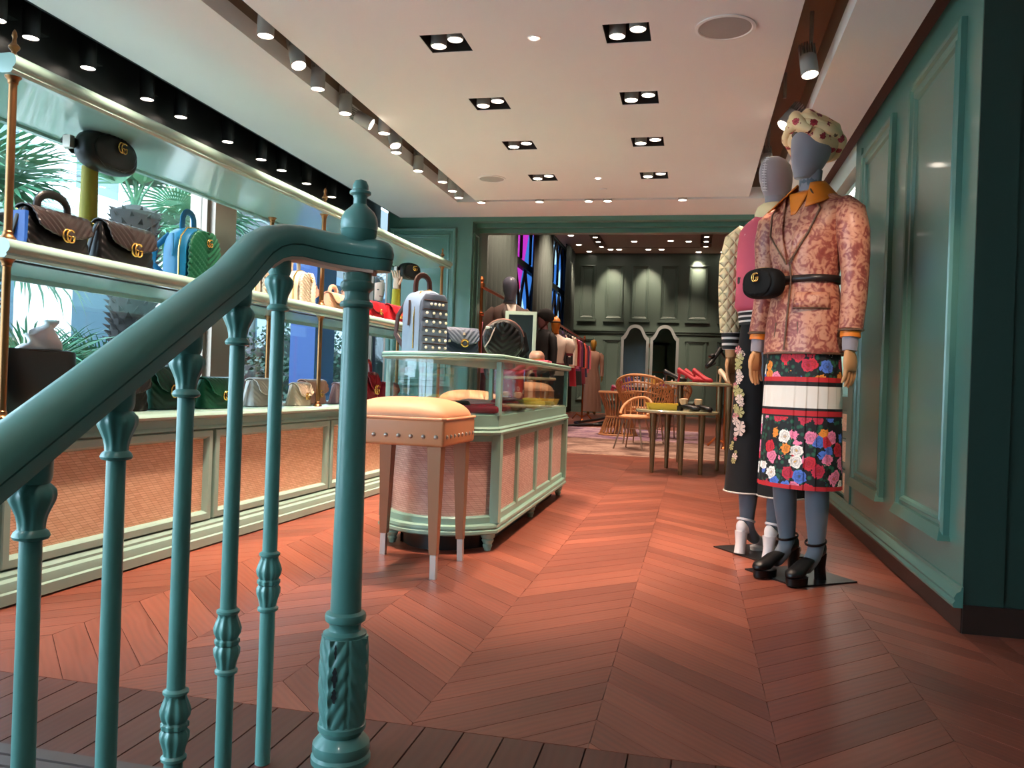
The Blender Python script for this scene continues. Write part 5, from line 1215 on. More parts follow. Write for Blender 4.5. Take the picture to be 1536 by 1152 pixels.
# embroidered flowers down the outer trouser seam
rnd = random.Random(3)
def flower(par, c, nrm, r, m):
    q = Vector((0, 0, 1)).rotation_difference(Vector(nrm)).to_matrix().to_4x4(); M = Matrix.Translation(c) @ q
    mb = MB(M)
    for k in range(6):
        a = 2 * pi * k / 6
        mb.add([(0, 0, 0.002), (r * cos(a - 0.4), r * sin(a - 0.4), 0.003), (r * 1.15 * cos(a), r * 1.15 * sin(a), 0.001), (r * cos(a + 0.4), r * sin(a + 0.4), 0.003)], [(0, 1, 2, 3)])
    f = mb.build('embroidered_flower', m, par, smooth=0); return f
for i in range(26):
    z = 1.02 - 0.55 * i / 25; sp_ = 0.26 if 0.62 < z < 0.85 else 0.12
    a = radians(80) + rnd.uniform(-1, 1) * sp_ * 1.4
    rr = 0.098 + (1.0 - z) * 0.03
    c = (0.085 + (rr + 0.004) * cos(a), (rr * 1.08 + 0.004) * sin(a), z)
    flower(m2, c, (cos(a), sin(a), 0), rnd.uniform(0.014, 0.028) * (0.6 if z < 0.62 else 1), rnd.choice([FLW, FLW, FLP, FLY]))

# pale applique on the back of the bomber
APP = mat('pale_applique', (226, 196, 196), 0.6); ap_b = mat('black_applique', (24, 20, 22), 0.6)
for i in range(16):
    a = radians(112 + 13 * (i % 5) - 4 * (i // 5)); z = 1.60 - 0.085 * (i // 5) - 0.012 * (i % 3)
    ry = 0.150 if z < 1.5 else 0.150 - (z - 1.5) * 0.42; rx = 0.192 if z < 1.56 else 0.178
    c = (rx * 1.02 * cos(a), ry * 1.04 * sin(a) + 0.004, z)
    flower(bm_, c, (cos(a) * 0.8, sin(a), 0.25), rnd.uniform(0.020, 0.032), APP if i % 4 != 3 else ap_b)
# ================================================================== NICHE SHELVES, DRAWERS
NW = mat('niche_paint', (176, 204, 194), 0.45)
cabn = thing('niche_cabinet', 'teal shelf niche with light strips and rattan drawers in the right wall', 'cabinet', (0, 0, 0))
for z in (2.16, 1.82, 1.48, 1.145):
    s_ = MB().box(0.965, 1.26, 5.51, 7.28, z, z + 0.03).build('shelf', NW, cabn, smooth=0)
    MB().box(0.972, 0.992, 5.52, 7.27, z - 0.014, z - 0.001).build('light_strip', LED, s_, smooth=0)
for y in (5.9, 6.3, 6.7, 7.0):
    MB().box(0.98, 1.26, y, y + 0.02, 0.82, 1.48).build('divider', NW, cabn, smooth=0)
MB().box(0.945, 1.26, 5.505, 7.28, 0.74, 0.80).build('worktop', TEAL, cabn, smooth=0)
MB().box(0.975, 1.26, 5.505, 7.28, 0.09, 0.74).build('carcass', TEAL, cabn, smooth=0)
for z0, z1 in ((0.56, 0.71), (0.36, 0.53), (0.16, 0.33)):
    for y0, y1 in ((5.53, 6.38), (6.40, 7.26)):
        d = MB(Matrix(((0, 0, -1, 0.975), (1, 0, 0, 0), (0, 1, 0, 0), (0, 0, 0, 1)))).frame(y0, y1, z0, z1, [(0, 0), (0, 0.018), (0.016, 0.018), (0.02, 0.006)]).build('drawer', TEAL, cabn, smooth=25)
        MB().uvquad([(0.968, y0 + 0.018, z0 + 0.018), (0.968, y1 - 0.018, z0 + 0.018), (0.968, y1 - 0.018, z1 - 0.018), (0.968, y0 + 0.018, z1 - 0.018)], [(y0, z0), (y1, z0), (y1, z1), (y0, z1)]).build('rattan_front', RAT, d, smooth=0)
        MB(Matrix.Translation((0.957, (y0 + y1) / 2, (z0 + z1) / 2)) @ Matrix.Rotation(-pi / 2, 4, 'Y')).lathe([(0.004, -0.012), (0.004, 0.008), (0.011, 0.014), (0.008, 0.022), (0.001, 0.024)], seg=12).build('knob', BRASS, d)
run_x(bp, 5.505, 7.28, 0.088, MB()).build('plinth_moulding', TEAL, cabn)

# ================================================================== FAR ROOM
# lamps
fl = [(-3.32, 21.5, 'beside the coloured windows'), (-3.31, 22.95, 'near the second curtain'), (-3.16, 24.1, 'at the corner curtain'), (-2.50, 23.75, 'at the end of the brown slot'), (-2.25, 23.75, 'second along the far edge'), (-1.70, 21.27, 'over the wicker chair aisle'), (-1.73, 22.44, 'above the arched mirror'), (-1.42, 23.75, 'over the left arched mirror edge'), (-1.05, 23.75, 'over the right arched mirror'), (-0.79, 21.29, 'over the shoe table aisle'), (-0.757, 22.35, 'in front of the right arched mirror'), (-0.288, 22.46, 'alone between the slots'), (0.67, 24.2, 'next to the quilted sleeve'), (-0.02, 24.2, 'close above the far panels'),
      (-1.2, 10.0, 'above the rug'), (-1.2, 13.0, 'above the wicker table'), (-2.4, 12.2, 'above the clothes rail'), (-2.4, 16.0, 'over the long clothes rail'), (0.2, 9.0, 'above the shoe tables'), (-0.6, 17.0, 'in the middle of the far hall'), (-1.8, 8.2, 'added to brighten the grey-headed mannequin'), (-2.2, 14.2, 'added to brighten the first curtain'), (-2.2, 19.0, 'added to brighten the middle curtain')]  # mannequin and curtain lamps are unseen, added to brighten those dark spots
for i, (x, y, w) in enumerate(fl):
    t = thing('far_downlight', 'small round downlight in the tall hall ceiling, %s' % w, 'ceiling light', (x, y, FCZ), 0, 'downlights of the tall hall')
    MB().lathe([(0.075, -0.001), (0.09, -0.012), (0.095, -0.001)], seg=16).build('trim_ring', WHITE, t)
    MB().lathe([(0.072, -0.006), (0.05, -0.014), (0.001, -0.016)], seg=16).build('lens', LENS, t)
    if y > 21 and i % 2 == 1: spot(t, (0, 0, -0.05), (0.0, 0.75, -1), 110, 50, 0.8, 0.06)
    elif y < 21: spot(t, (0, 0, -0.05), (0, 0.05, -1) if x != -2.2 else (-1.0, 0.3, -1.2), 230 if y < 14 else 330, 84, 0.8, 0.06)
k = 0
for x in (-2.70, 0.17):
    for y in (21.2, 21.7, 22.4, 23.2):
        k += 1
        t = thing('far_slot_spotlight', 'spotlight in a brown slot of the tall hall, %s of the row %s' % (ordn[(k - 1) % 4], 'by the windows' if x < -1 else 'by the mannequins'), 'spotlight', (x, y, FCZ), 0, 'slot spotlights of the tall hall')
        make_can(t, (0, 0, -0.02), 0.07, 0.14, GREYM)
        if k % 2: spot(t, (0, 0, -0.05), (0.0 if x < -1 else -0.3, 0.5, -1), 120, 44, 0.7, 0.06)
# curtains
CUR = mat('grey_green_curtain', (60, 70, 65), 0.85, var=0.1, vscale=3)
for i, (y0, y1, lab) in enumerate(((13.2, 16.0, 'grey-green floor-length curtain beside the opening'), (18.15, 20.4, 'grey-green curtain between the two coloured windows'), (22.7, 24.3, 'grey-green curtain in the far corner of the hall'))):
    t = thing('curtain', lab, 'curtain', (-3.60, 0, 0), 0, 'window curtains')
    n = int((y1 - y0) * 26); G = []
    for z, amp in ((4.70, 0.04), (3.0, 0.055), (0.03, 0.07)):
        G.append([(amp * sin(2 * pi * (y0 + (y1 - y0) * j / n) / 0.30) + 0.03 * sin(1.7 * (y0 + (y1 - y0) * j / n)), y0 + (y1 - y0) * j / n, z) for j in range(n + 1)])
    MB().sheet(G).build('drape', CUR, t, smooth=80, solid=0.01)
    MB().tube([(0.0, y0 - 0.1, 4.70), (0.0, y1 + 0.1, 4.70)], 0.02, 10).build('rod', BLACK, t)
# rugs
def rugmat(name, c0, c1, c2):
    t = NT(name); co = t.node('ShaderNodeTexCoord')
    n1 = t.node('ShaderNodeTexNoise', {'Vector': co.outputs['Object'], 'Scale': 2.2, 'Detail': 6.0, 'Distortion': 0.8}); n2 = t.node('ShaderNodeTexNoise', {'Vector': co.outputs['Object'], 'Scale': 22.0, 'Detail': 3.0})
    f = t.math('ADD', t.math('MULTIPLY', n1.outputs[0], 0.75), t.math('MULTIPLY', n2.outputs[0], 0.25))
    t.link(t.ramp(f, [(0.38, C3(c0)), (0.5, C3(c1)), (0.62, C3(c2))]), t.b.inputs['Base Color']); t.b.inputs['Roughness'].default_value = 0.95; t.bump(n2.outputs[0], 0.5, 0.01)
    return t.m
RUG1 = rugmat('faded_tan_rug', (96, 68, 58), (136, 104, 90), (166, 136, 120)); RUG2 = rugmat('faded_purple_rug', (92, 62, 92), (150, 116, 128), (178, 148, 146))
FRM = mat('rug_edge', (222, 186, 164), 0.9)
for nm, lab, x0, x1, y0, y1, z, m in (('faded_rug', 'faded tan patterned rug nearest the shoe tables', -2.3, 0.42, 9.75, 12.5, 0.0, RUG1), ('purple_rug', 'faded pink and purple rug under the wicker table', -2.6, 0.15, 12.54, 15.8, 0.0, RUG2)):
    t = thing(nm, lab, 'rug', (0, 0, 0.0005), 0, 'rugs')
    MB().rbox(((x0 + x1) / 2, (y0 + y1) / 2, z + 0.006), (x1 - x0, y1 - y0, 0.012), 0.004, 1).build('pile', m, t)
    MB().box(x0, x1, y0 - 0.03, y0, 0, 0.008).build('bound_edge', FRM, t, smooth=0); MB().box(x0, x1, y1, y1 + 0.03, 0, 0.008).build('bound_edge', FRM, t, smooth=0)
# shoe tables with green onyx tops
ONYX = mat('green_onyx', (180, 174, 136), 0.25, var=0.45, vscale=9, coat=0.3)
LEGB = mat('bronze_leg', (142, 122, 92), 0.35, metal=0.8)
def onyx_table(name, label, c, legs, rx, ry, zt, seed):
    t = thing(name, label, 'table', (c[0], c[1], 0), 0, 'green stone shoe tables'); r_ = random.Random(seed)
    ph = [r_.uniform(0, 6) for _ in range(4)]
    wob = lambda a: 1 + 0.05 * sin(2 * a + ph[0]) + 0.04 * sin(3 * a + ph[1]) + 0.02 * sin(7 * a + ph[2])
    R = [[(rx * q * wob(a) * cos(a), ry * q * wob(a) * sin(a), z) for a in [2 * pi * i / 48 for i in range(48)]] for q, z in ((0.97, zt - 0.032), (1.0, zt - 0.024), (1.0, zt - 0.008), (0.98, zt))]
    MB().rings(R, True).build('top', ONYX, t, smooth=40)
    for lx, ly in legs:
        MB().lathe([(0.018, 0), (0.021, 0.012), (0.02, 0.02), (0.034, zt - 0.034)], (lx - c[0], ly - c[1], 0), 14).build('leg', LEGB, t)
    return t
onyx_table('low_shoe_table', 'low table with wavy green stone top carrying a yellow tray', (-0.14, 8.22), [(-0.375, 8.02), (-0.255, 8.56), (-0.105, 7.93), (0.08, 8.05)], 0.385, 0.42, 0.605, 1)
onyx_table('tall_shoe_table', 'taller green stone table with shoes beside the mannequins', (0.20, 8.95), [(0.33, 8.28), (0.25, 8.60), (-0.15, 9.3), (0.55, 9.3)], 0.52, 0.58, 0.885, 2)
# tray and shoes
t = thing('yellow_tray', 'shallow yellow tray on the low green table', 'tray', (-0.30, 8.22, 0.606), 0.1)
MB().rings([[(x * k, y * k, z) for x, y in ((-0.165, -0.14), (-0.15, -0.155), (0.15, -0.155), (0.165, -0.14), (0.165, 0.14), (0.15, 0.155), (-0.15, 0.155), (-0.165, 0.14))] for k, z in ((0.86, 0), (0.97, 0.055), (1.0, 0.06), (0.95, 0.06), (0.88, 0.012))], True).build('tray_body', mat('yellow_leather', (232, 198, 72), 0.5), t, smooth=25)
SAT = mat('black_satin', (16, 15, 17), 0.35); SRED = mat('red_suede', (178, 22, 40), 0.6); SCRM = mat('cream_pump', (220, 192, 164), 0.4); SRAF = mat('raffia', (212, 180, 140), 0.7, bump=0.4, bscale=120)
def shoe_thing(label, loc, rz, m, hh=0.08, heel=0.012, plat=0.006, group='shoes on the tables', heelm=None, tilt=0.0, strap=False):
    t = thing('pump_shoe', label, 'shoe', loc, rz, group); t.rotation_euler[0] = tilt
    heel_shoe(t, Matrix.Identity(4), m, m, hh, plat, 0.24, heel, strap, 'upper')
    return t
for i, (x, y, rz) in enumerate(((-0.06, 8.05, 0.9), (0.07, 8.07, 0.7))):
    t = shoe_thing('black loafer with raffia bow on the low green table, %s' % ('next to the yellow tray' if i == 0 else 'near the table edge'), (x, y, 0.606), rz, SAT, 0.03, 0.03)
    MB().ell([(0, 0.045, 0.055, 0.03, 0.04), (0, 0.045, 0.11, 0.036, 0.045), (0, 0.045, 0.118, 0.02, 0.028)], 20).build('raffia_puff', SRAF, t)
for i, (x, y, rz, l) in enumerate(((-0.08, 8.62, 1.2, 'red suede pump in front of the other red pump on the tall table'), (0.06, 8.66, 0.9, 'red suede pump with raised heel beside the black display shoe'), (-0.02, 8.86, 1.0, 'dark red suede pump behind the red pair on the tall table'))):
    shoe_thing(l, (x, y, 0.8855), rz, SRED, 0.085, 0.011)
shoe_thing('black satin slingback at the edge of the tall green table', (-0.22, 8.75, 0.8855), 1.4, SAT, 0.07, 0.010)
for i, (x, y, rz) in enumerate(((0.30, 8.72, 0.5), (0.42, 8.80, 0.3))):
    shoe_thing('cream pointed pump on the tall table %s' % ('under the display shoe' if i == 0 else 'next to the quilted sleeve'), (x, y, 0.8855), rz, SCRM, 0.09, 0.010)
t = thing('shoe_stand', 'slim brass stand lifting the black shoe above the tall table', 'display stand', (0.22, 8.52, 0.8855))
MB().lathe([(0.05, 0), (0.05, 0.006), (0.008, 0.012), (0.006, 0.16), (0.022, 0.165)], seg=16).build('stem', LEGB, t)
t = shoe_thing('black high-heeled shoe with bow displayed on a slanted stand', (0.22, 8.50, 1.10), radians(-62), SAT, 0.06, 0.012, tilt=radians(32), group='shoes on the tables')
MB().rbox((0, -0.03, 0.085), (0.07, 0.05, 0.03), 0.012, 3).build('bow', SAT, t)

# wicker furniture
WICK = mat('wicker', (208, 152, 102), 0.5, var=0.2, vscale=20)
t = thing('wicker_side_table', 'hourglass wicker drum table with tray of small goods', 'table', (-1.2, 13.6, 0.013))
for i in range(30):
    a = 2 * pi * i / 30
    MB().tube([(0.31 * cos(a), 0.31 * sin(a), 0.0), (0.20 * cos(a + 0.1), 0.20 * sin(a + 0.1), 0.30), (0.24 * cos(a + 0.2), 0.24 * sin(a + 0.2), 0.48), (0.33 * cos(a + 0.25), 0.33 * sin(a + 0.25), 0.70)], 0.011, 6).build('rod', WICK, t)
for r, z in ((0.31, 0.012), (0.205, 0.30), (0.335, 0.70)):
    MB().tube([(r * cos(2 * pi * i / 32), r * sin(2 * pi * i / 32), z) for i in range(32)], 0.016, 8, closed=True).build('hoop', WICK, t)
MB().lathe([(0.345, 0.712), (0.345, 0.726), (0.001, 0.727)], seg=32).build('top', mat('wicker_top', (214, 160, 130), 0.3), t)
def wicker_chair(label, loc, rz, k=1.0):
    t = thing('wicker_chair', label, 'chair', loc, rz, 'wicker chairs', k)
    MB().ell([(0, 0, 0.40, 0.23, 0.22), (0, 0, 0.425, 0.25, 0.24), (0, 0, 0.44, 0.24, 0.23)], 28).build('seat', mat('wicker_seat', (186, 124, 78), 0.6, var=0.2, vscale=40, bump=0.4, bscale=80), t, smooth=60)
    MB().ell([(0, -0.01, 0.441, 0.20, 0.19), (0, -0.01, 0.47, 0.205, 0.195), (0, -0.01, 0.485, 0.17, 0.16)], 24).build('seat_pad', mat('seat_pad', (206, 160, 124), 0.7), t, smooth=60)
    top = []; bot = []
    n = 30
    for i in range(n + 1):
        a = radians(-25 + 230 * i / n); q = sin(pi * i / n)
        top.append((0.37 * cos(a), 0.33 * sin(a) + 0.02, 0.56 + 0.34 * q ** 0.8)); bot.append((0.235 * cos(a), 0.225 * sin(a), 0.43))
    for i in range(n + 1):
        mid = tuple((top[i][k] + bot[i][k]) / 2 + (0.02 * cos(radians(-25 + 230 * i / n)) if k == 0 else 0) for k in range(3))
        MB().tube([bot[i], mid, top[i]], 0.0085, 6).build('back_rod', WICK, t)
    MB().tube(top, 0.017, 8).build('top_rim', WICK, t)
    MB().tube([tuple(b + (q - b) * 0.55 for b, q in zip(p, p2)) for p, p2 in zip(bot, top)], 0.012, 6).build('middle_band', WICK, t)
    MB().tube([tuple(b + (q - b) * 0.8 for b, q in zip(p, p2)) for p, p2 in zip(bot, top)], 0.012, 6).build('upper_band', WICK, t)
    for sx, sy in ((-1, -1), (1, -1), (-1, 1), (1, 1)):
        MB().tube([(sx * 0.16, sy * 0.15, 0.41), (sx * 0.19, sy * 0.18, 0.2), (sx * 0.21, sy * 0.20, 0.0)], [0.012, 0.011, 0.010], 8).build('leg', mat('leg_chrome', (170, 150, 136), 0.3, metal=0.7), t)
    for sy in (-1, 1):
        MB().tube([(-0.19, sy * 0.18, 0.2), (0.19, sy * 0.18, 0.2)], 0.006, 6).build('stretcher', MATS['leg_chrome'], t)
    return t
wicker_chair('fan-backed wicker chair with metal legs on the tan rug', (-0.68, 11.80, 0.013), radians(165), 1.08)
wicker_chair('second wicker chair behind the fan-backed one, rim just showing', (-0.42, 13.3, 0.013), radians(200), 1.0)
t = thing('round_back_chair', 'small round-backed chair with tan seat pad and splayed legs', 'chair', (-0.74, 10.75, 0.013), radians(-20))
MB().ell([(0, 0, 0.40, 0.17, 0.16), (0, 0, 0.43, 0.18, 0.17), (0, 0, 0.445, 0.15, 0.14)], 24).build('seat', mat('tan_pad', (206, 150, 110), 0.6), t, smooth=60)
MB().tube([(0.19 * cos(2 * pi * i / 28), 0.19 * sin(2 * pi * i / 28), 0.415) for i in range(28)], 0.018, 8, closed=True).build('seat_ring', WICK, t)
MB().tube([(0.20 * cos(radians(-20 + 220 * i / 20)), 0.03 + 0.19 * sin(radians(-20 + 220 * i / 20)), 0.45 + 0.22 * sin(pi * i / 20)) for i in range(21)], 0.018, 8).build('back_hoop', WICK, t)
for q in range(6):
    a = radians(20 + 28 * q); MB().tube([(0.18 * cos(a), 0.18 * sin(a), 0.42), (0.20 * cos(a), 0.03 + 0.19 * sin(a), 0.45 + 0.22 * sin(pi * (20 + 28 * q + 20) / 220))], 0.008, 6).build('back_rod', WICK, t)
for sx, sy in ((-1, -1), (1, -1), (-1, 1), (1, 1)):
    MB().tube([(sx * 0.10, sy * 0.10, 0.41), (sx * 0.20, sy * 0.19, 0.0)], [0.013, 0.010], 8).build('leg', MATS['leg_chrome'], t)
# goods on the wicker table and the glass table behind
t = thing('glass_display_table', 'white table with small boxed goods in front of the mirrors', 'table', (-0.75, 14.6, 0.013))
MB().box(-0.62, 0.62, -0.35, 0.35, 0.80, 0.83).build('top', mat('pale_marble', (206, 200, 194), 0.3), t, smooth=0)
for sx in (-1, 1):
    for sy in (-1, 1): MB().lathe([(0.016, 0), (0.02, 0.80)], (sx * 0.55, sy * 0.29, 0), 12).build('leg', LEGB, t)
gcols = [((150, 30, 70), 'crimson'), ((90, 60, 140), 'violet'), ((200, 180, 190), 'pale pink'), ((222, 216, 210), 'white'), ((206, 160, 70), 'amber'), ((120, 40, 110), 'plum'), ((214, 214, 220), 'silver grey'), ((44, 60, 120), 'navy blue')]
for i, (c_, n) in enumerate(gcols):
    x = -1.28 + 0.15 * i; z = 0.8435
    o = thing('gift_box', '%s small box with bow on the pale table before the mirrors' % n, 'box', (x, 14.42 + 0.12 * (i % 2), z), 0.3 * i, 'small boxes on the pale table')
    hh = 0.07 + 0.03 * ((i * 5) % 3)
    MB().rbox((0, 0, hh / 2), (0.10, 0.10, hh), 0.008, 2).build('carton', mat('box_' + n.replace(' ', '_'), c_, 0.5), o)
    MB().tube([(-0.04, 0, hh + 0.025), (-0.02, 0, hh + 0.045), (0, 0, hh), (0.02, 0, hh + 0.045), (0.04, 0, hh + 0.025)], 0.006, 6).build('bow', mat('white_ribbon', (230, 224, 222), 0.6), o)
for i, (x, y, c_, l) in enumerate(((-1.22, 13.45, (140, 40, 80), 'crimson loafer on the wicker drum table'), (-1.07, 13.55, (96, 50, 140), 'purple loafer on the wicker drum table'))):
    shoe_thing(l, (x, y, 0.741), 1.3 + i, mat('shoe_%d' % i, c_, 0.4), 0.035, 0.03, group='shoes on the wicker table')
# trifold mirror
FRG = mat('mirror_frame_grey', (150, 158, 156), 0.4)
t = thing('folding_mirror', 'grey-framed folding mirror with two arched panels before the far wall', 'mirror', (-1.245, 23.0, 0))
def arched(w, h0, h1):
    p = [(-w, 0.02)] + [(-w, h0 - 0.02)]
    for i in range(33):
        u = -1 + 2 * i / 32; v_ = max(0.0, min(1.0, abs(u) * 1.12 - 0.10)); p.append((u * w, h0 + (h1 - h0) * ((0.4 + 0.6 * sqrt(max(0, 1 - (u / 0.62) ** 2))) if abs(u) <= 0.6 else 0.55 * max(0.0, (1 - abs(u)) / 0.4) ** 1.6)))
    return p + [(w, h0 - 0.02), (w, 0.02)]
for s, cx, ang in ((-1, -0.41, radians(16)), (1, 0.40, radians(7))):
    M = Matrix.Translation((cx, 0, 0)) @ Matrix.Rotation(ang, 4, 'Z')
    A = arched(0.385, 2.18, 2.54); B = arched(0.315, 2.11, 2.45)
    fr_ = MB(M).rings([[(x, y, z) for x, z in P] for P, y in ((A, 0.03), (A, -0.04), (B, -0.03), (B, 0.0))], False).build('arched_frame', FRG, t, smooth=30)
    Bm = MB(M); n = len(B); Bm.add([(x, -0.004, z) for x, z in B], [tuple(range(n))]); Bm.build('glass', MIR, fr_, smooth=0)
    MB(M).add([(x, 0.031, z) for x, z in A], [tuple(range(len(A)))]).build('backing', FRG, fr_, smooth=0)
for z in (0.5, 1.2, 1.9): MB().lathe([(0.012, z), (0.012, z + 0.12)], (0.0, -0.10, 0), 10).build('hinge', BRASS, t)

# ------------------------------------------------ clothes rails, garments
COPP = mat('copper_rail', (190, 112, 66), 0.3, metal=1.0)
def rack(label, p0, p1, h, levels=(0.0,), posts=True):
    t = thing('clothes_rail', label, 'clothes rail', (p0[0], p0[1], 0), 0, 'copper clothes rails')
    d = Vector((p1[0] - p0[0], p1[1] - p0[1], 0))
    for k in (0, 1):
        b = d * k
        MB().lathe([(0.045, 0), (0.045, 0.02), (0.02, 0.05), (0.02, h), (0.034, h + 0.01), (0.034, h + 0.03), (0.02, h + 0.05), (0.03, h + 0.075), (0.012, h + 0.11)], (b.x, b.y, 0), 14).build('post', COPP, t)
        MB().tube([(b.x - 0.22, b.y, 0.05), (b.x - 0.12, b.y, 0.16), (b.x, b.y, 0.10), (b.x + 0.12, b.y, 0.16), (b.x + 0.22, b.y, 0.05)], 0.018, 8).build('scroll_foot', COPP, t)
    for l in levels:
        MB().tube([(0, 0, h - l), tuple(d + Vector((0, 0, h - l)))], 0.018, 10).build('bar', COPP, t)
        for k in (0, 1): MB().lathe([(0.001, -0.035), (0.034, -0.01), (0.034, 0.01), (0.001, 0.035)], tuple(d * k + Vector((0, 0, h - l))), 12).build('ball_joint', COPP, t)
    return t
def garment(label, cat, loc, rz, w, L, m, sleeves=True, group='garments on the rails', d=0.05, sl=0.55):
    t = thing(cat.replace(' ', '_'), label, cat, loc, rz, group)           # loc = hook point on the bar
    MB().tube([(0, 0, 0.0), (0.012, 0, 0.018), (0.0, 0, 0.03), (-0.012, 0, 0.014)], 0.003, 6).tube([(0, 0, 0), (0, 0, -0.05)], 0.003, 6).build('hanger_hook', STEEL, t)
    rg = lambda s: (lambda a: 0.05 * sin(6 * a + s))
    MB().ell([(0, 0, -0.055, 0.05, 0.03), (0, 0, -0.075, w * 0.30, 0.04), (0, 0, -0.115, w * 0.46, 0.05), (0, 0, -0.16, w * 0.48, d, rg(0)), (0, 0, -L * 0.5, w * 0.46, d * 1.1, rg(1)), (0, 0, -L, w * 0.54, d * 1.3, rg(2))], 28).build('garment_body', m, t, smooth=60)
    if sleeves:
        for s in (-1, 1): MB().tube([(s * w * 0.44, 0, -0.12), (s * w * 0.54, 0, -0.25), (s * w * 0.56, -0.01, -sl)], [0.05, 0.055, 0.045], 12).build('sleeve', m, t, smooth=60)
    return t
rack('copper clothes rail with double bar beside the grey mannequin', (-2.32, 8.75), (-2.36, 10.4), 1.86, (0.0, 0.3))
rack('long copper clothes rail running towards the far wall', (-2.24, 13.3), (-2.46, 18.5), 1.82, (0.0,))
GM = {n: mat('cloth_' + n, c, 0.75, var=0.15, vscale=12) for n, c in dict(white=(226, 212, 200), black=(20, 18, 20), red=(170, 24, 44), burg=(110, 24, 40), pink=(214, 120, 140), cream=(222, 196, 166), purple=(124, 60, 110), coral=(206, 84, 62), navy=(28, 34, 60), rose=(190, 90, 100)).items()}
PRNT = floral('printed_cloth', (30, 24, 28), [(190, 40, 60), (220, 200, 190), (80, 60, 120)], 9.0, 0.8, None); PRN2 = floral('printed_red_cloth', (150, 24, 40), [(220, 180, 170), (110, 16, 30), (230, 210, 190)], 12.0, 0.6, None)
seq = [('white', 'white shirt'), ('rose', 'rose blouse'), ('pink', 'pink satin blouse')]
for i, (c_, n) in enumerate((('pink', 'pink and white blouse'), ('red', 'red sequinned blouse'), ('burg', 'burgundy velvet dress'), ('rose', 'rose lace dress'))):
    k = 0.06 + 0.2 * i
    garment('%s on the double copper rail' % n, 'hanging blouse' if i < 2 else 'hanging dress', (-2.32 - 0.04 * k, 8.75 + 1.65 * k, 1.535), radians(60), 0.42, 0.62 if i < 2 else 1.0, PRN2 if c_ == 'red' else GM[c_], True, 'garments on the double rail')
lst = [('printed', 'dark floral printed dress', 1.05), ('black', 'black long coat', 1.0), ('white', 'white jacket', 0.62), ('cream', 'cream cardigan with dark edging', 0.66), ('red', 'red patterned dress', 1.0), ('pink', 'pale pink jacket', 0.66), ('purple', 'mauve jacket', 0.7), ('black', 'black lace dress', 0.98), ('coral', 'coral blouse', 0.62), ('burg', 'burgundy coat', 0.95), ('navy', 'navy blazer', 0.8), ('rose', 'rose blouse', 0.7)]
for i, (c_, n, L) in enumerate(lst):
    k = 0.06 + 0.075 * i
    garment('%s on the long copper rail' % n, 'hanging garment', (-2.24 - 0.22 * k, 13.3 + 5.2 * k, 1.785), radians(62), 0.50, L, PRNT if c_ == 'printed' else GM[c_], True, 'garments on the long rail', 0.07, 0.62)
# rail behind the shoe tables (right)
rack('copper clothes rail behind the shoe table by the quilted sleeve', (0.42, 11.6), (1.7, 11.6), 1.45, (0.0,))
for i, (c_, n) in enumerate((('cream', 'cream blouse'), ('coral', 'orange dress'), ('red', 'bright red skirt'), ('pink', 'hot pink dress'))):
    garment('%s on the rail behind the shoe table' % n, 'hanging garment', (0.50 + 0.15 * i, 11.6, 1.415), radians(78), 0.34, 0.9, GM[c_], False, 'garments behind the shoe table')

rack('copper clothes rail at the mannequin side of the hall, seen in the folding mirror', (1.6, 18.5), (3.1, 18.5), 1.7, (0.0,))
for i, (c_, n) in enumerate((('burg', 'burgundy gown'), ('white', 'white gown'), ('red', 'red gown'), ('black', 'black printed gown'))):
    garment('%s on the rail seen in the folding mirror' % n, 'hanging garment', (1.8 + 0.33 * i, 18.5, 1.665), radians(70), 0.42, 1.3, PRNT if c_ == 'black' else GM[c_], True, 'garments seen in the mirror')

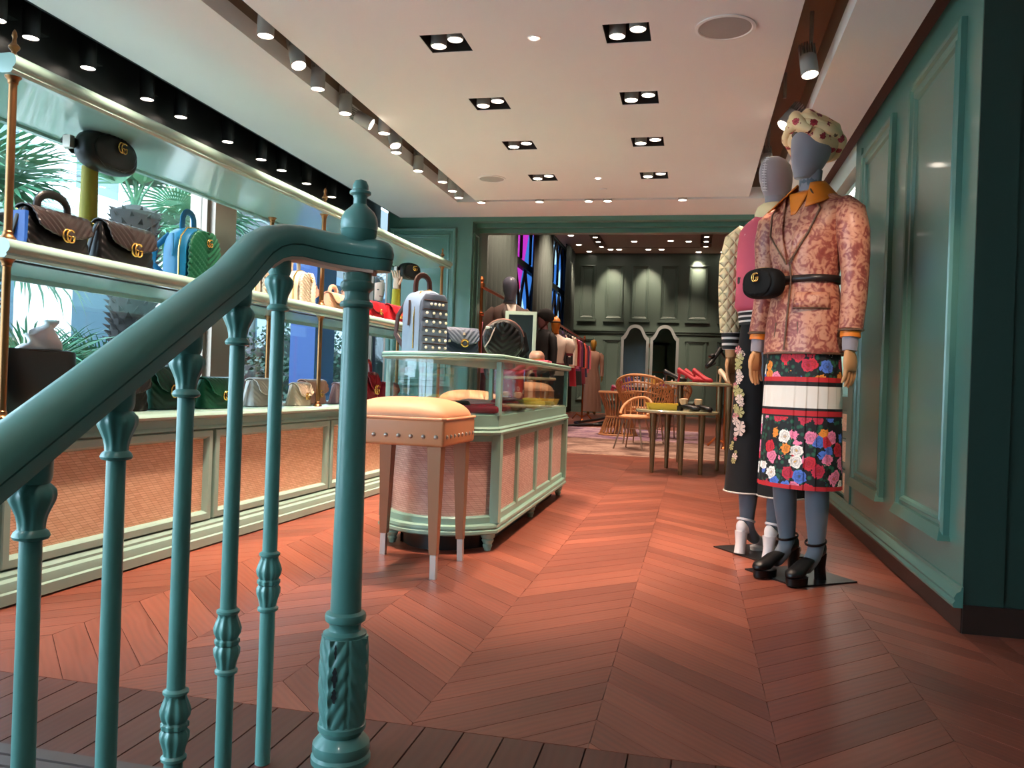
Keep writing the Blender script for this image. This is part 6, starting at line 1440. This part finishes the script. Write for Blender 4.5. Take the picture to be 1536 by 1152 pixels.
# ------------------------------------------------ mannequins further back
def simple_mannequin(label, loc, rz, headm, topm, botm, hgt=1.85, hat=None, dress=False, arms=True, topL=0.95, legm=None, headturn=0):
    t = thing('mannequin', label, 'mannequin', loc, rz, None, hgt / 1.85)
    skin_body('body', [(x, y, z - 0.06 if z > 0.2 else z * 0.7) for x, y, z in V], E_, Rr, legm or headm, t)
    MB().lathe([(0.055, 1.56), (0.048, 1.62), (0.05, 1.70)], (0, 0.002, 0), 20).build('neck', headm, t)
    head_mesh(headm, t, 1.605, headturn, ridge=True)
    if dress:
        rg = lambda s: (lambda a: 0.05 * sin(14 * a + s))
        MB().ell([(0, 0, 0.10, 0.24, 0.20, rg(0)), (0, 0, 0.5, 0.20, 0.16, rg(0.2)), (0, 0, 0.95, 0.175, 0.135, rg(0.5)), (0, 0, 1.18, 0.135, 0.10), (0, -0.005, 1.36, 0.165, 0.125), (0, 0, 1.47, 0.175, 0.10), (0, 0.008, 1.545, 0.14, 0.08), (0, 0.01, 1.575, 0.06, 0.055)], 60, 2.2).build('dress', topm, t, smooth=60)
    else:
        MB().ell([(0, 0, topL, 0.178, 0.135), (0, 0, 1.05, 0.168, 0.128), (0, 0, 1.2, 0.138, 0.105), (0, -0.006, 1.37, 0.165, 0.125), (0, 0, 1.47, 0.182, 0.108), (0, 0.006, 1.525, 0.17, 0.09), (0, 0.01, 1.56, 0.10, 0.07), (0, 0.01, 1.585, 0.06, 0.056)], 40, 2.3).build('top', topm, t, smooth=60)
        MB().ell([(0, 0, 0.42, 0.20, 0.16), (0, 0, 0.7, 0.18, 0.145), (0, 0, topL + 0.02, 0.165, 0.125)], 40, 2.2).build('skirt', botm, t, smooth=60)
    if arms:
        for s in (-1, 1):
            MB().tube([(s * 0.155, 0.006, 1.515), (s * 0.20, 0.006, 1.46), (s * 0.215, 0.02, 1.3), (s * 0.225, 0.01, 1.12), (s * 0.228, -0.01, 0.96)], [0.04, 0.06, 0.055, 0.046, 0.04], 16).build('sleeve', topm, t, smooth=60)
            hand(headm, t, Matrix.Translation((s * 0.229, -0.012, 0.965)) @ Matrix.Rotation(pi if s > 0 else 0, 4, 'Z'), 0.95)
    if hat: MB().ell([(0, 0.03, 1.70, 0.085, 0.10), (0, 0.035, 1.74, 0.105, 0.125), (0, 0.03, 1.80, 0.11, 0.13), (0, 0.03, 1.86, 0.085, 0.10), (0, 0.03, 1.885, 0.03, 0.04)], 28).build('hat', hat, t, smooth=60)
    return t
TAUP = mat('taupe_wool', (104, 82, 76), 0.8, var=0.1)
gm = simple_mannequin('grey-headed mannequin in a taupe jacket behind the showcase', (-1.93, 8.45, 0), radians(28), mat('grey_gloss_head', (108, 108, 128), 0.35), TAUP, PRN2, 1.93, topL=1.0)
for s in (-1, 1):
    MB().sheet([[(s * 0.055, -0.068, 1.565), (s * 0.105, -0.098, 1.49)], [(s * 0.045, -0.110, 1.47), (s * 0.095, -0.122, 1.40)], [(s * 0.006, -0.130, 1.33), (s * 0.02, -0.132, 1.31)]]).build('lapel', mat('taupe_lapel', (78, 62, 58), 0.7), gm, smooth=60, solid=0.008)
MB().sheet([[(-0.05, -0.070, 1.565), (0.05, -0.070, 1.565)], [(-0.03, -0.115, 1.45), (0.03, -0.115, 1.45)], [(-0.004, -0.125, 1.35), (0.004, -0.125, 1.35)]]).build('shirt_front', GM['white'], gm, smooth=60, solid=0.004)
simple_mannequin('mannequin with black knitted hat and dark coat by the clothes rails', (-2.10, 11.4, 0), radians(-40), mat('dusky_head', (96, 56, 58), 0.6), GM['black'], GM['black'], 1.84, hat=mat('black_knit', (10, 9, 10), 0.95, bump=0.5, bscale=60))
WHB = mat('white_band_top', (226, 208, 194), 0.7)
mw = simple_mannequin('orange-headed mannequin in a white puffed top with dark bands', (-2.10, 12.4, 0), radians(20), mat('orange_head', (206, 122, 40), 0.5), WHB, PRNT, 1.84, arms=False)
for s in (-1, 1):
    MB().tube([(s * 0.15, 0.0, 1.51), (s * 0.205, 0.0, 1.47), (s * 0.235, 0.0, 1.38), (s * 0.232, -0.01, 1.29)], [0.045, 0.085, 0.088, 0.052], 18).build('puff_sleeve', WHB, mw, smooth=60)
    MB().tube([(s * 0.232, -0.01, 1.295), (s * 0.231, -0.012, 1.265)], 0.056, 16).build('sleeve_band', GM['burg'], mw)
MB().ell([(0, 0, 1.11, 0.158, 0.122), (0, 0, 1.14, 0.154, 0.120)], 32, 2.3, False).build('waist_band', GM['burg'], mw, solid=0.01)
MB().ell([(0, 0.0, 1.755, 0.078, 0.105), (0, 0.0, 1.775, 0.078, 0.105)], 28, 2.0, False).build('head_band', GM['black'], mw, solid=0.01)
simple_mannequin('gold-headed mannequin in a long pleated cream dress at the end of the rail', (-2.70, 22.2, 0), radians(10), mat('gold_head', (206, 150, 50), 0.4), mat('cream_pleats', (206, 160, 136), 0.7), None, 2.05, dress=True)
# cable loop on the far floor
tag(MB().tube([(-3.0, 14.0, 0.02), (-2.3, 15.9, 0.02), (-1.95, 16.4, 0.03), (-1.7, 17.2, 0.10), (-1.55, 18.0, 0.16), (-1.7, 18.6, 0.14), (-2.1, 18.0, 0.06), (-2.4, 17.0, 0.03), (-2.2, 16.2, 0.03), (-1.7, 16.6, 0.03), (-1.3, 17.6, 0.03)], 0.028, 8).build('floor_cable', BLACK, None, smooth=60), 'thick black cable looped on the floor behind the rugs', 'cable')

# ================================================================== OUTSIDE THE WINDOWS
struct(MB().box(-40, -3.16, -20, 60, -0.3, -0.06).build('ground', mat('pavement', (176, 170, 164), 0.8, var=0.1), smooth=0))
PALML = mat('palm_leaf', (64, 118, 84), 0.45, var=0.3, vscale=6); PALMT = mat('palm_trunk', (34, 30, 28), 0.9, var=0.3, vscale=12, bump=0.6, bscale=20)
def frond_mesh(name, n, L, spread, droop):
    mb = MB()
    st = 0.55 * L
    mb.tube([(0, 0, 0), (st * 0.5, 0, st * 0.06), (st, 0, 0.0)], [0.014, 0.011, 0.008], 6)
    for i in range(n):
        a = radians(-spread / 2 + spread * i / (n - 1)); ll = L * (0.75 + 0.25 * cos(a)); w = 0.014
        dr = -droop * (0.6 + 0.4 * (i % 3))
        c, s_ = cos(a), sin(a); px, py = -s_ * w, c * w
        p0 = (st, 0, 0); p1 = (st + c * ll * 0.4, s_ * ll * 0.4, 0.02); p2 = (st + c * ll * 0.8, s_ * ll * 0.8, dr * 0.4 * ll)
        p3 = (st + c * ll * 0.98, s_ * ll * 0.98, dr * ll)
        mb.add([p0, (p1[0] + px, p1[1] + py, p1[2]), (p1[0] - px, p1[1] - py, p1[2]), (p2[0] + px * 0.7, p2[1] + py * 0.7, p2[2]), (p2[0] - px * 0.7, p2[1] - py * 0.7, p2[2]), p3], [(0, 1, 2), (1, 3, 4, 2), (3, 5, 4)])
    me = mb.mesh(name); me.materials.append(PALML); return me
FR = frond_mesh('frond', 30, 0.62, 250, 0.25); FR2 = frond_mesh('frond', 22, 0.55, 150, 0.15)
def palm(label, loc, th, tr, n, up0, up1, sc, fm, seed):
    t = thing('fan_palm', label, 'palm tree', loc, 0, 'fan palms outside the window'); r_ = random.Random(seed)
    prof = []
    for i in range(18):
        z = th * i / 17; prof.append((tr * (1.0 + 0.13 * (i % 2)) * (0.85 + 0.3 * i / 17), z))
    MB().lathe(prof + [(tr * 0.5, th + 0.06)], seg=18).build('trunk', PALMT, t, smooth=20)
    sb_ = MB()
    for q in range(int(th / 0.05)):
        for w_ in range(9):
            a = 2 * pi * (w_ + 0.5 * (q % 2)) / 9; z = 0.05 * q + 0.03; c, s_ = cos(a), sin(a)
            sb_.add([(c * tr - s_ * 0.03, s_ * tr + c * 0.03, z), (c * tr + s_ * 0.03, s_ * tr - c * 0.03, z), (c * (tr + 0.07), s_ * (tr + 0.07), z + 0.06), (c * tr, s_ * tr, z + 0.05)], [(0, 1, 2), (0, 2, 3), (1, 3, 2)])
    stuff(sb_.build('leaf_bases', PALMT, t, smooth=0))
    for i in range(n):
        a = 2 * pi * i * 0.381966 + r_.uniform(-0.2, 0.2); e = radians(up0 + (up1 - up0) * ((i * 7) % n) / n)
        o = bpy.data.objects.new('frond', fm); COL.objects.link(o); o.parent = t; o.location = (0, 0, th)
        o.rotation_euler = (r_.uniform(-0.4, 0.4), -e, a); o.scale = (sc * r_.uniform(0.8, 1.1),) * 3
    return t
palm('leafy fan palm crowding the glass behind the black bags', (-4.45, 4.30, -0.06), 1.80, 0.13, 22, -30, 80, 0.95, FR, 2)
palm('fan palm with pineapple-like trunk seen between the shelves', (-4.55, 5.95, -0.06), 2.16, 0.15, 12, 60, 86, 1.0, FR2, 5)
palm('low fan palm in the planter below the middle shelf', (-4.0, 4.3, -0.06), 0.65, 0.10, 20, -10, 75, 0.75, FR, 8)
palm('low spreading palm behind the counter bags', (-4.1, 5.1, -0.06), 0.55, 0.10, 18, 0, 80, 0.75, FR, 9)
palm('tall palm at the edge of the pavement beyond the mullion', (-6.2, 9.2, -0.06), 2.6, 0.16, 20, -40, 70, 1.2, FR, 12)
# shrubs (dark hedge)
LEAF = mat('hedge_leaf', (36, 66, 48), 0.6, var=0.4, vscale=5)
def bush(label, loc, sx, sy, sz, n, seed):
    r_ = random.Random(seed); t = thing('shrub', label, 'shrub', loc, 0, 'shrubs outside')
    mb = MB()
    for i in range(n):
        u, v = r_.uniform(-1, 1), r_.uniform(0, 2 * pi); q = sqrt(1 - u * u); rr = r_.uniform(0.75, 1.0)
        c = Vector((sx * rr * q * cos(v), sy * rr * q * sin(v), sz * (1 + rr * u)))
        d = Vector((r_.uniform(-1, 1), r_.uniform(-1, 1), r_.uniform(-0.4, 1))).normalized() * 0.06; e = d.cross(Vector((r_.uniform(-1, 1), r_.uniform(-1, 1), r_.uniform(-1, 1)))).normalized() * 0.022
        mb.add([tuple(c), tuple(c + d * 0.5 + e), tuple(c + d), tuple(c + d * 0.5 - e)], [(0, 1, 2, 3)])
    stuff(mb.build('foliage', LEAF, t, smooth=0))
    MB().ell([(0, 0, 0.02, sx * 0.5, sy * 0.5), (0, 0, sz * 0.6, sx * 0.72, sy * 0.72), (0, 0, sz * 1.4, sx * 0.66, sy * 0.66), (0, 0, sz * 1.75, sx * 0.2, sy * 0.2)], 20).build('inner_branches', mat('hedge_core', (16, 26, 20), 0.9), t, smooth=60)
bush('dark clipped shrub outside, seen under the middle shelf', (-4.6, 8.1, -0.06), 0.7, 0.9, 0.55, 2600, 1)
bush('larger dark shrub outside behind the newel', (-5.2, 10.2, -0.06), 0.9, 1.3, 0.8, 2600, 2)
bush('low green shrub outside below the palm trunk', (-5.6, 6.9, -0.06), 0.5, 0.6, 0.35, 1500, 4)
# neighbouring white building
BW = mat('white_render', (224, 226, 228), 0.8); BGL = mat('building_glass', (70, 92, 104), 0.15)
bl = thing('white_building', 'bright white building across the pavement with balconies', 'building', (-11.0, 0, -0.06))
MB().box(-3, 0, 2, 15.5, 0, 9).build('facade', BW, bl, smooth=0)
for k in range(5):
    for z in (1.0, 4.0, 7.0):
        w = MB().box(-0.02, 0.05, 3 + 2.4 * k, 4.3 + 2.4 * k, z, z + 1.7).build('window', BW, bl, smooth=0)
        MB().box(0.03, 0.06, 3.1 + 2.4 * k, 4.2 + 2.4 * k, z + 0.1, z + 1.6).build('pane', BGL, w, smooth=0)
for z in (3.4, 6.4): MB().box(0, 0.9, 2.4, 15, z, z + 0.15).build('balcony', BW, bl, smooth=0)
db = thing('dark_shopfront', 'dark shopfront across the pavement seen beyond the mullion', 'building', (-9.5, 20, -0.06))
MB().box(-2, 0, -4.2, 14, 0, 6).build('facade', mat('dark_facade', (30, 34, 38), 0.5), db, smooth=0)
MB().box(0.0, 0.5, -4.2, 14, 3.2, 3.4).build('awning', mat('blue_awning', (40, 80, 110), 0.6), db, smooth=0)
for k in range(4): MB().box(0, 0.04, -3.5 + 4 * k, -0.5 + 4 * k, 0.4, 2.8).build('shop_window', BGL, db, smooth=0)
# blue painted post outside the glass
t = thing('blue_column', 'blue painted column outside the window beside the newel', 'column', (-3.42, 6.95, -0.06))
MB().box(-0.12, 0.12, -0.20, 0.20, 0, 2.8).build('shaft', mat('blue_paint', (44, 72, 136), 0.5), t, smooth=0)
MB().box(-0.15, 0.15, -0.23, 0.23, 0, 0.2).build('base', MATS['blue_paint'], t, smooth=0)
# passer-by
t = thing('person', 'person in a dark coat and blue jeans standing outside the window', 'person', (-3.30, 8.15, -0.06), radians(50), None, 1.06)
SK = mat('skin', (206, 160, 134), 0.6); DCO = mat('dark_coat', (26, 28, 38), 0.8); JEAN = mat('jeans', (52, 84, 128), 0.8)
PV = [(0, 0, 0.95), (0, 0, 1.1), (0, 0, 1.28), (0, 0.0, 1.45), (0, 0.01, 1.53), (0, 0, 1.60), (0.09, 0, 0.86), (0.10, -0.01, 0.48), (0.10, 0.03, 0.10), (0.10, -0.10, 0.03), (-0.09, 0, 0.86), (-0.10, -0.01, 0.48), (-0.10, 0.03, 0.10), (-0.10, -0.10, 0.03), (0.20, 0.0, 1.46), (0.27, 0.02, 1.18), (0.22, -0.16, 1.05), (-0.20, 0.0, 1.46), (-0.27, 0.02, 1.18), (-0.22, -0.16, 1.05)]
PE = [(0, 1), (1, 2), (2, 3), (3, 4), (4, 5), (0, 6), (6, 7), (7, 8), (8, 9), (0, 10), (10, 11), (11, 12), (12, 13), (3, 14), (14, 15), (15, 16), (3, 17), (17, 18), (18, 19)]
PR = [(0.15, 0.11), (0.14, 0.10), (0.15, 0.11), (0.15, 0.10), 0.06, 0.05, 0.085, 0.062, 0.045, 0.04, 0.085, 0.062, 0.045, 0.04, 0.062, 0.048, 0.036, 0.062, 0.048, 0.036]
skin_body('body', PV, PE, PR, JEAN, t)
MB().ell([(0, 0, 0.80, 0.20, 0.15), (0, 0, 1.1, 0.185, 0.14), (0, 0, 1.35, 0.20, 0.145), (0, 0, 1.48, 0.20, 0.11), (0, 0.005, 1.55, 0.09, 0.075)], 32, 2.3).build('coat', DCO, t, smooth=60)
for s in (-1, 1):
    MB().tube([(s * 0.17, 0, 1.47), (s * 0.25, 0.01, 1.33), (s * 0.275, 0.02, 1.17), (s * 0.24, -0.12, 1.07)], [0.06, 0.068, 0.058, 0.05], 14).build('coat_sleeve', DCO, t, smooth=60)
    hand(SK, t, Matrix.Translation((s * 0.225, -0.16, 1.06)) @ Matrix.Rotation(-0.9, 4, 'X') @ Matrix.Rotation(pi if s > 0 else 0, 4, 'Z'), 0.95)
    MB().rbox((s * 0.10, -0.05, 0.04), (0.10, 0.28, 0.08), 0.035, 4).build('shoe', BLKC, t, smooth=60)
h_ = head_mesh(SK, t, 1.585, 0.1)
for s in (-1, 1):
    MB().rbox((s * 0.030, -0.082, 1.695), (0.022, 0.012, 0.010), 0.005, 3).build('eye', mat('eye_dark', (30, 24, 22), 0.3), h_)
    MB().rbox((s * 0.072, 0.012, 1.685), (0.014, 0.03, 0.055), 0.007, 3).build('ear', SK, h_)
MB().rbox((0, -0.092, 1.632), (0.045, 0.012, 0.010), 0.005, 3).build('mouth', mat('lips', (160, 90, 84), 0.5), h_)
MB().ell([(0, 0.035, 1.62, 0.072, 0.075), (0, 0.03, 1.70, 0.082, 0.092), (0, 0.018, 1.77, 0.080, 0.104), (0, 0.016, 1.82, 0.06, 0.08), (0, 0.016, 1.842, 0.02, 0.03)], 28).build('hair', mat('dark_hair', (24, 20, 20), 0.7), t, smooth=60)
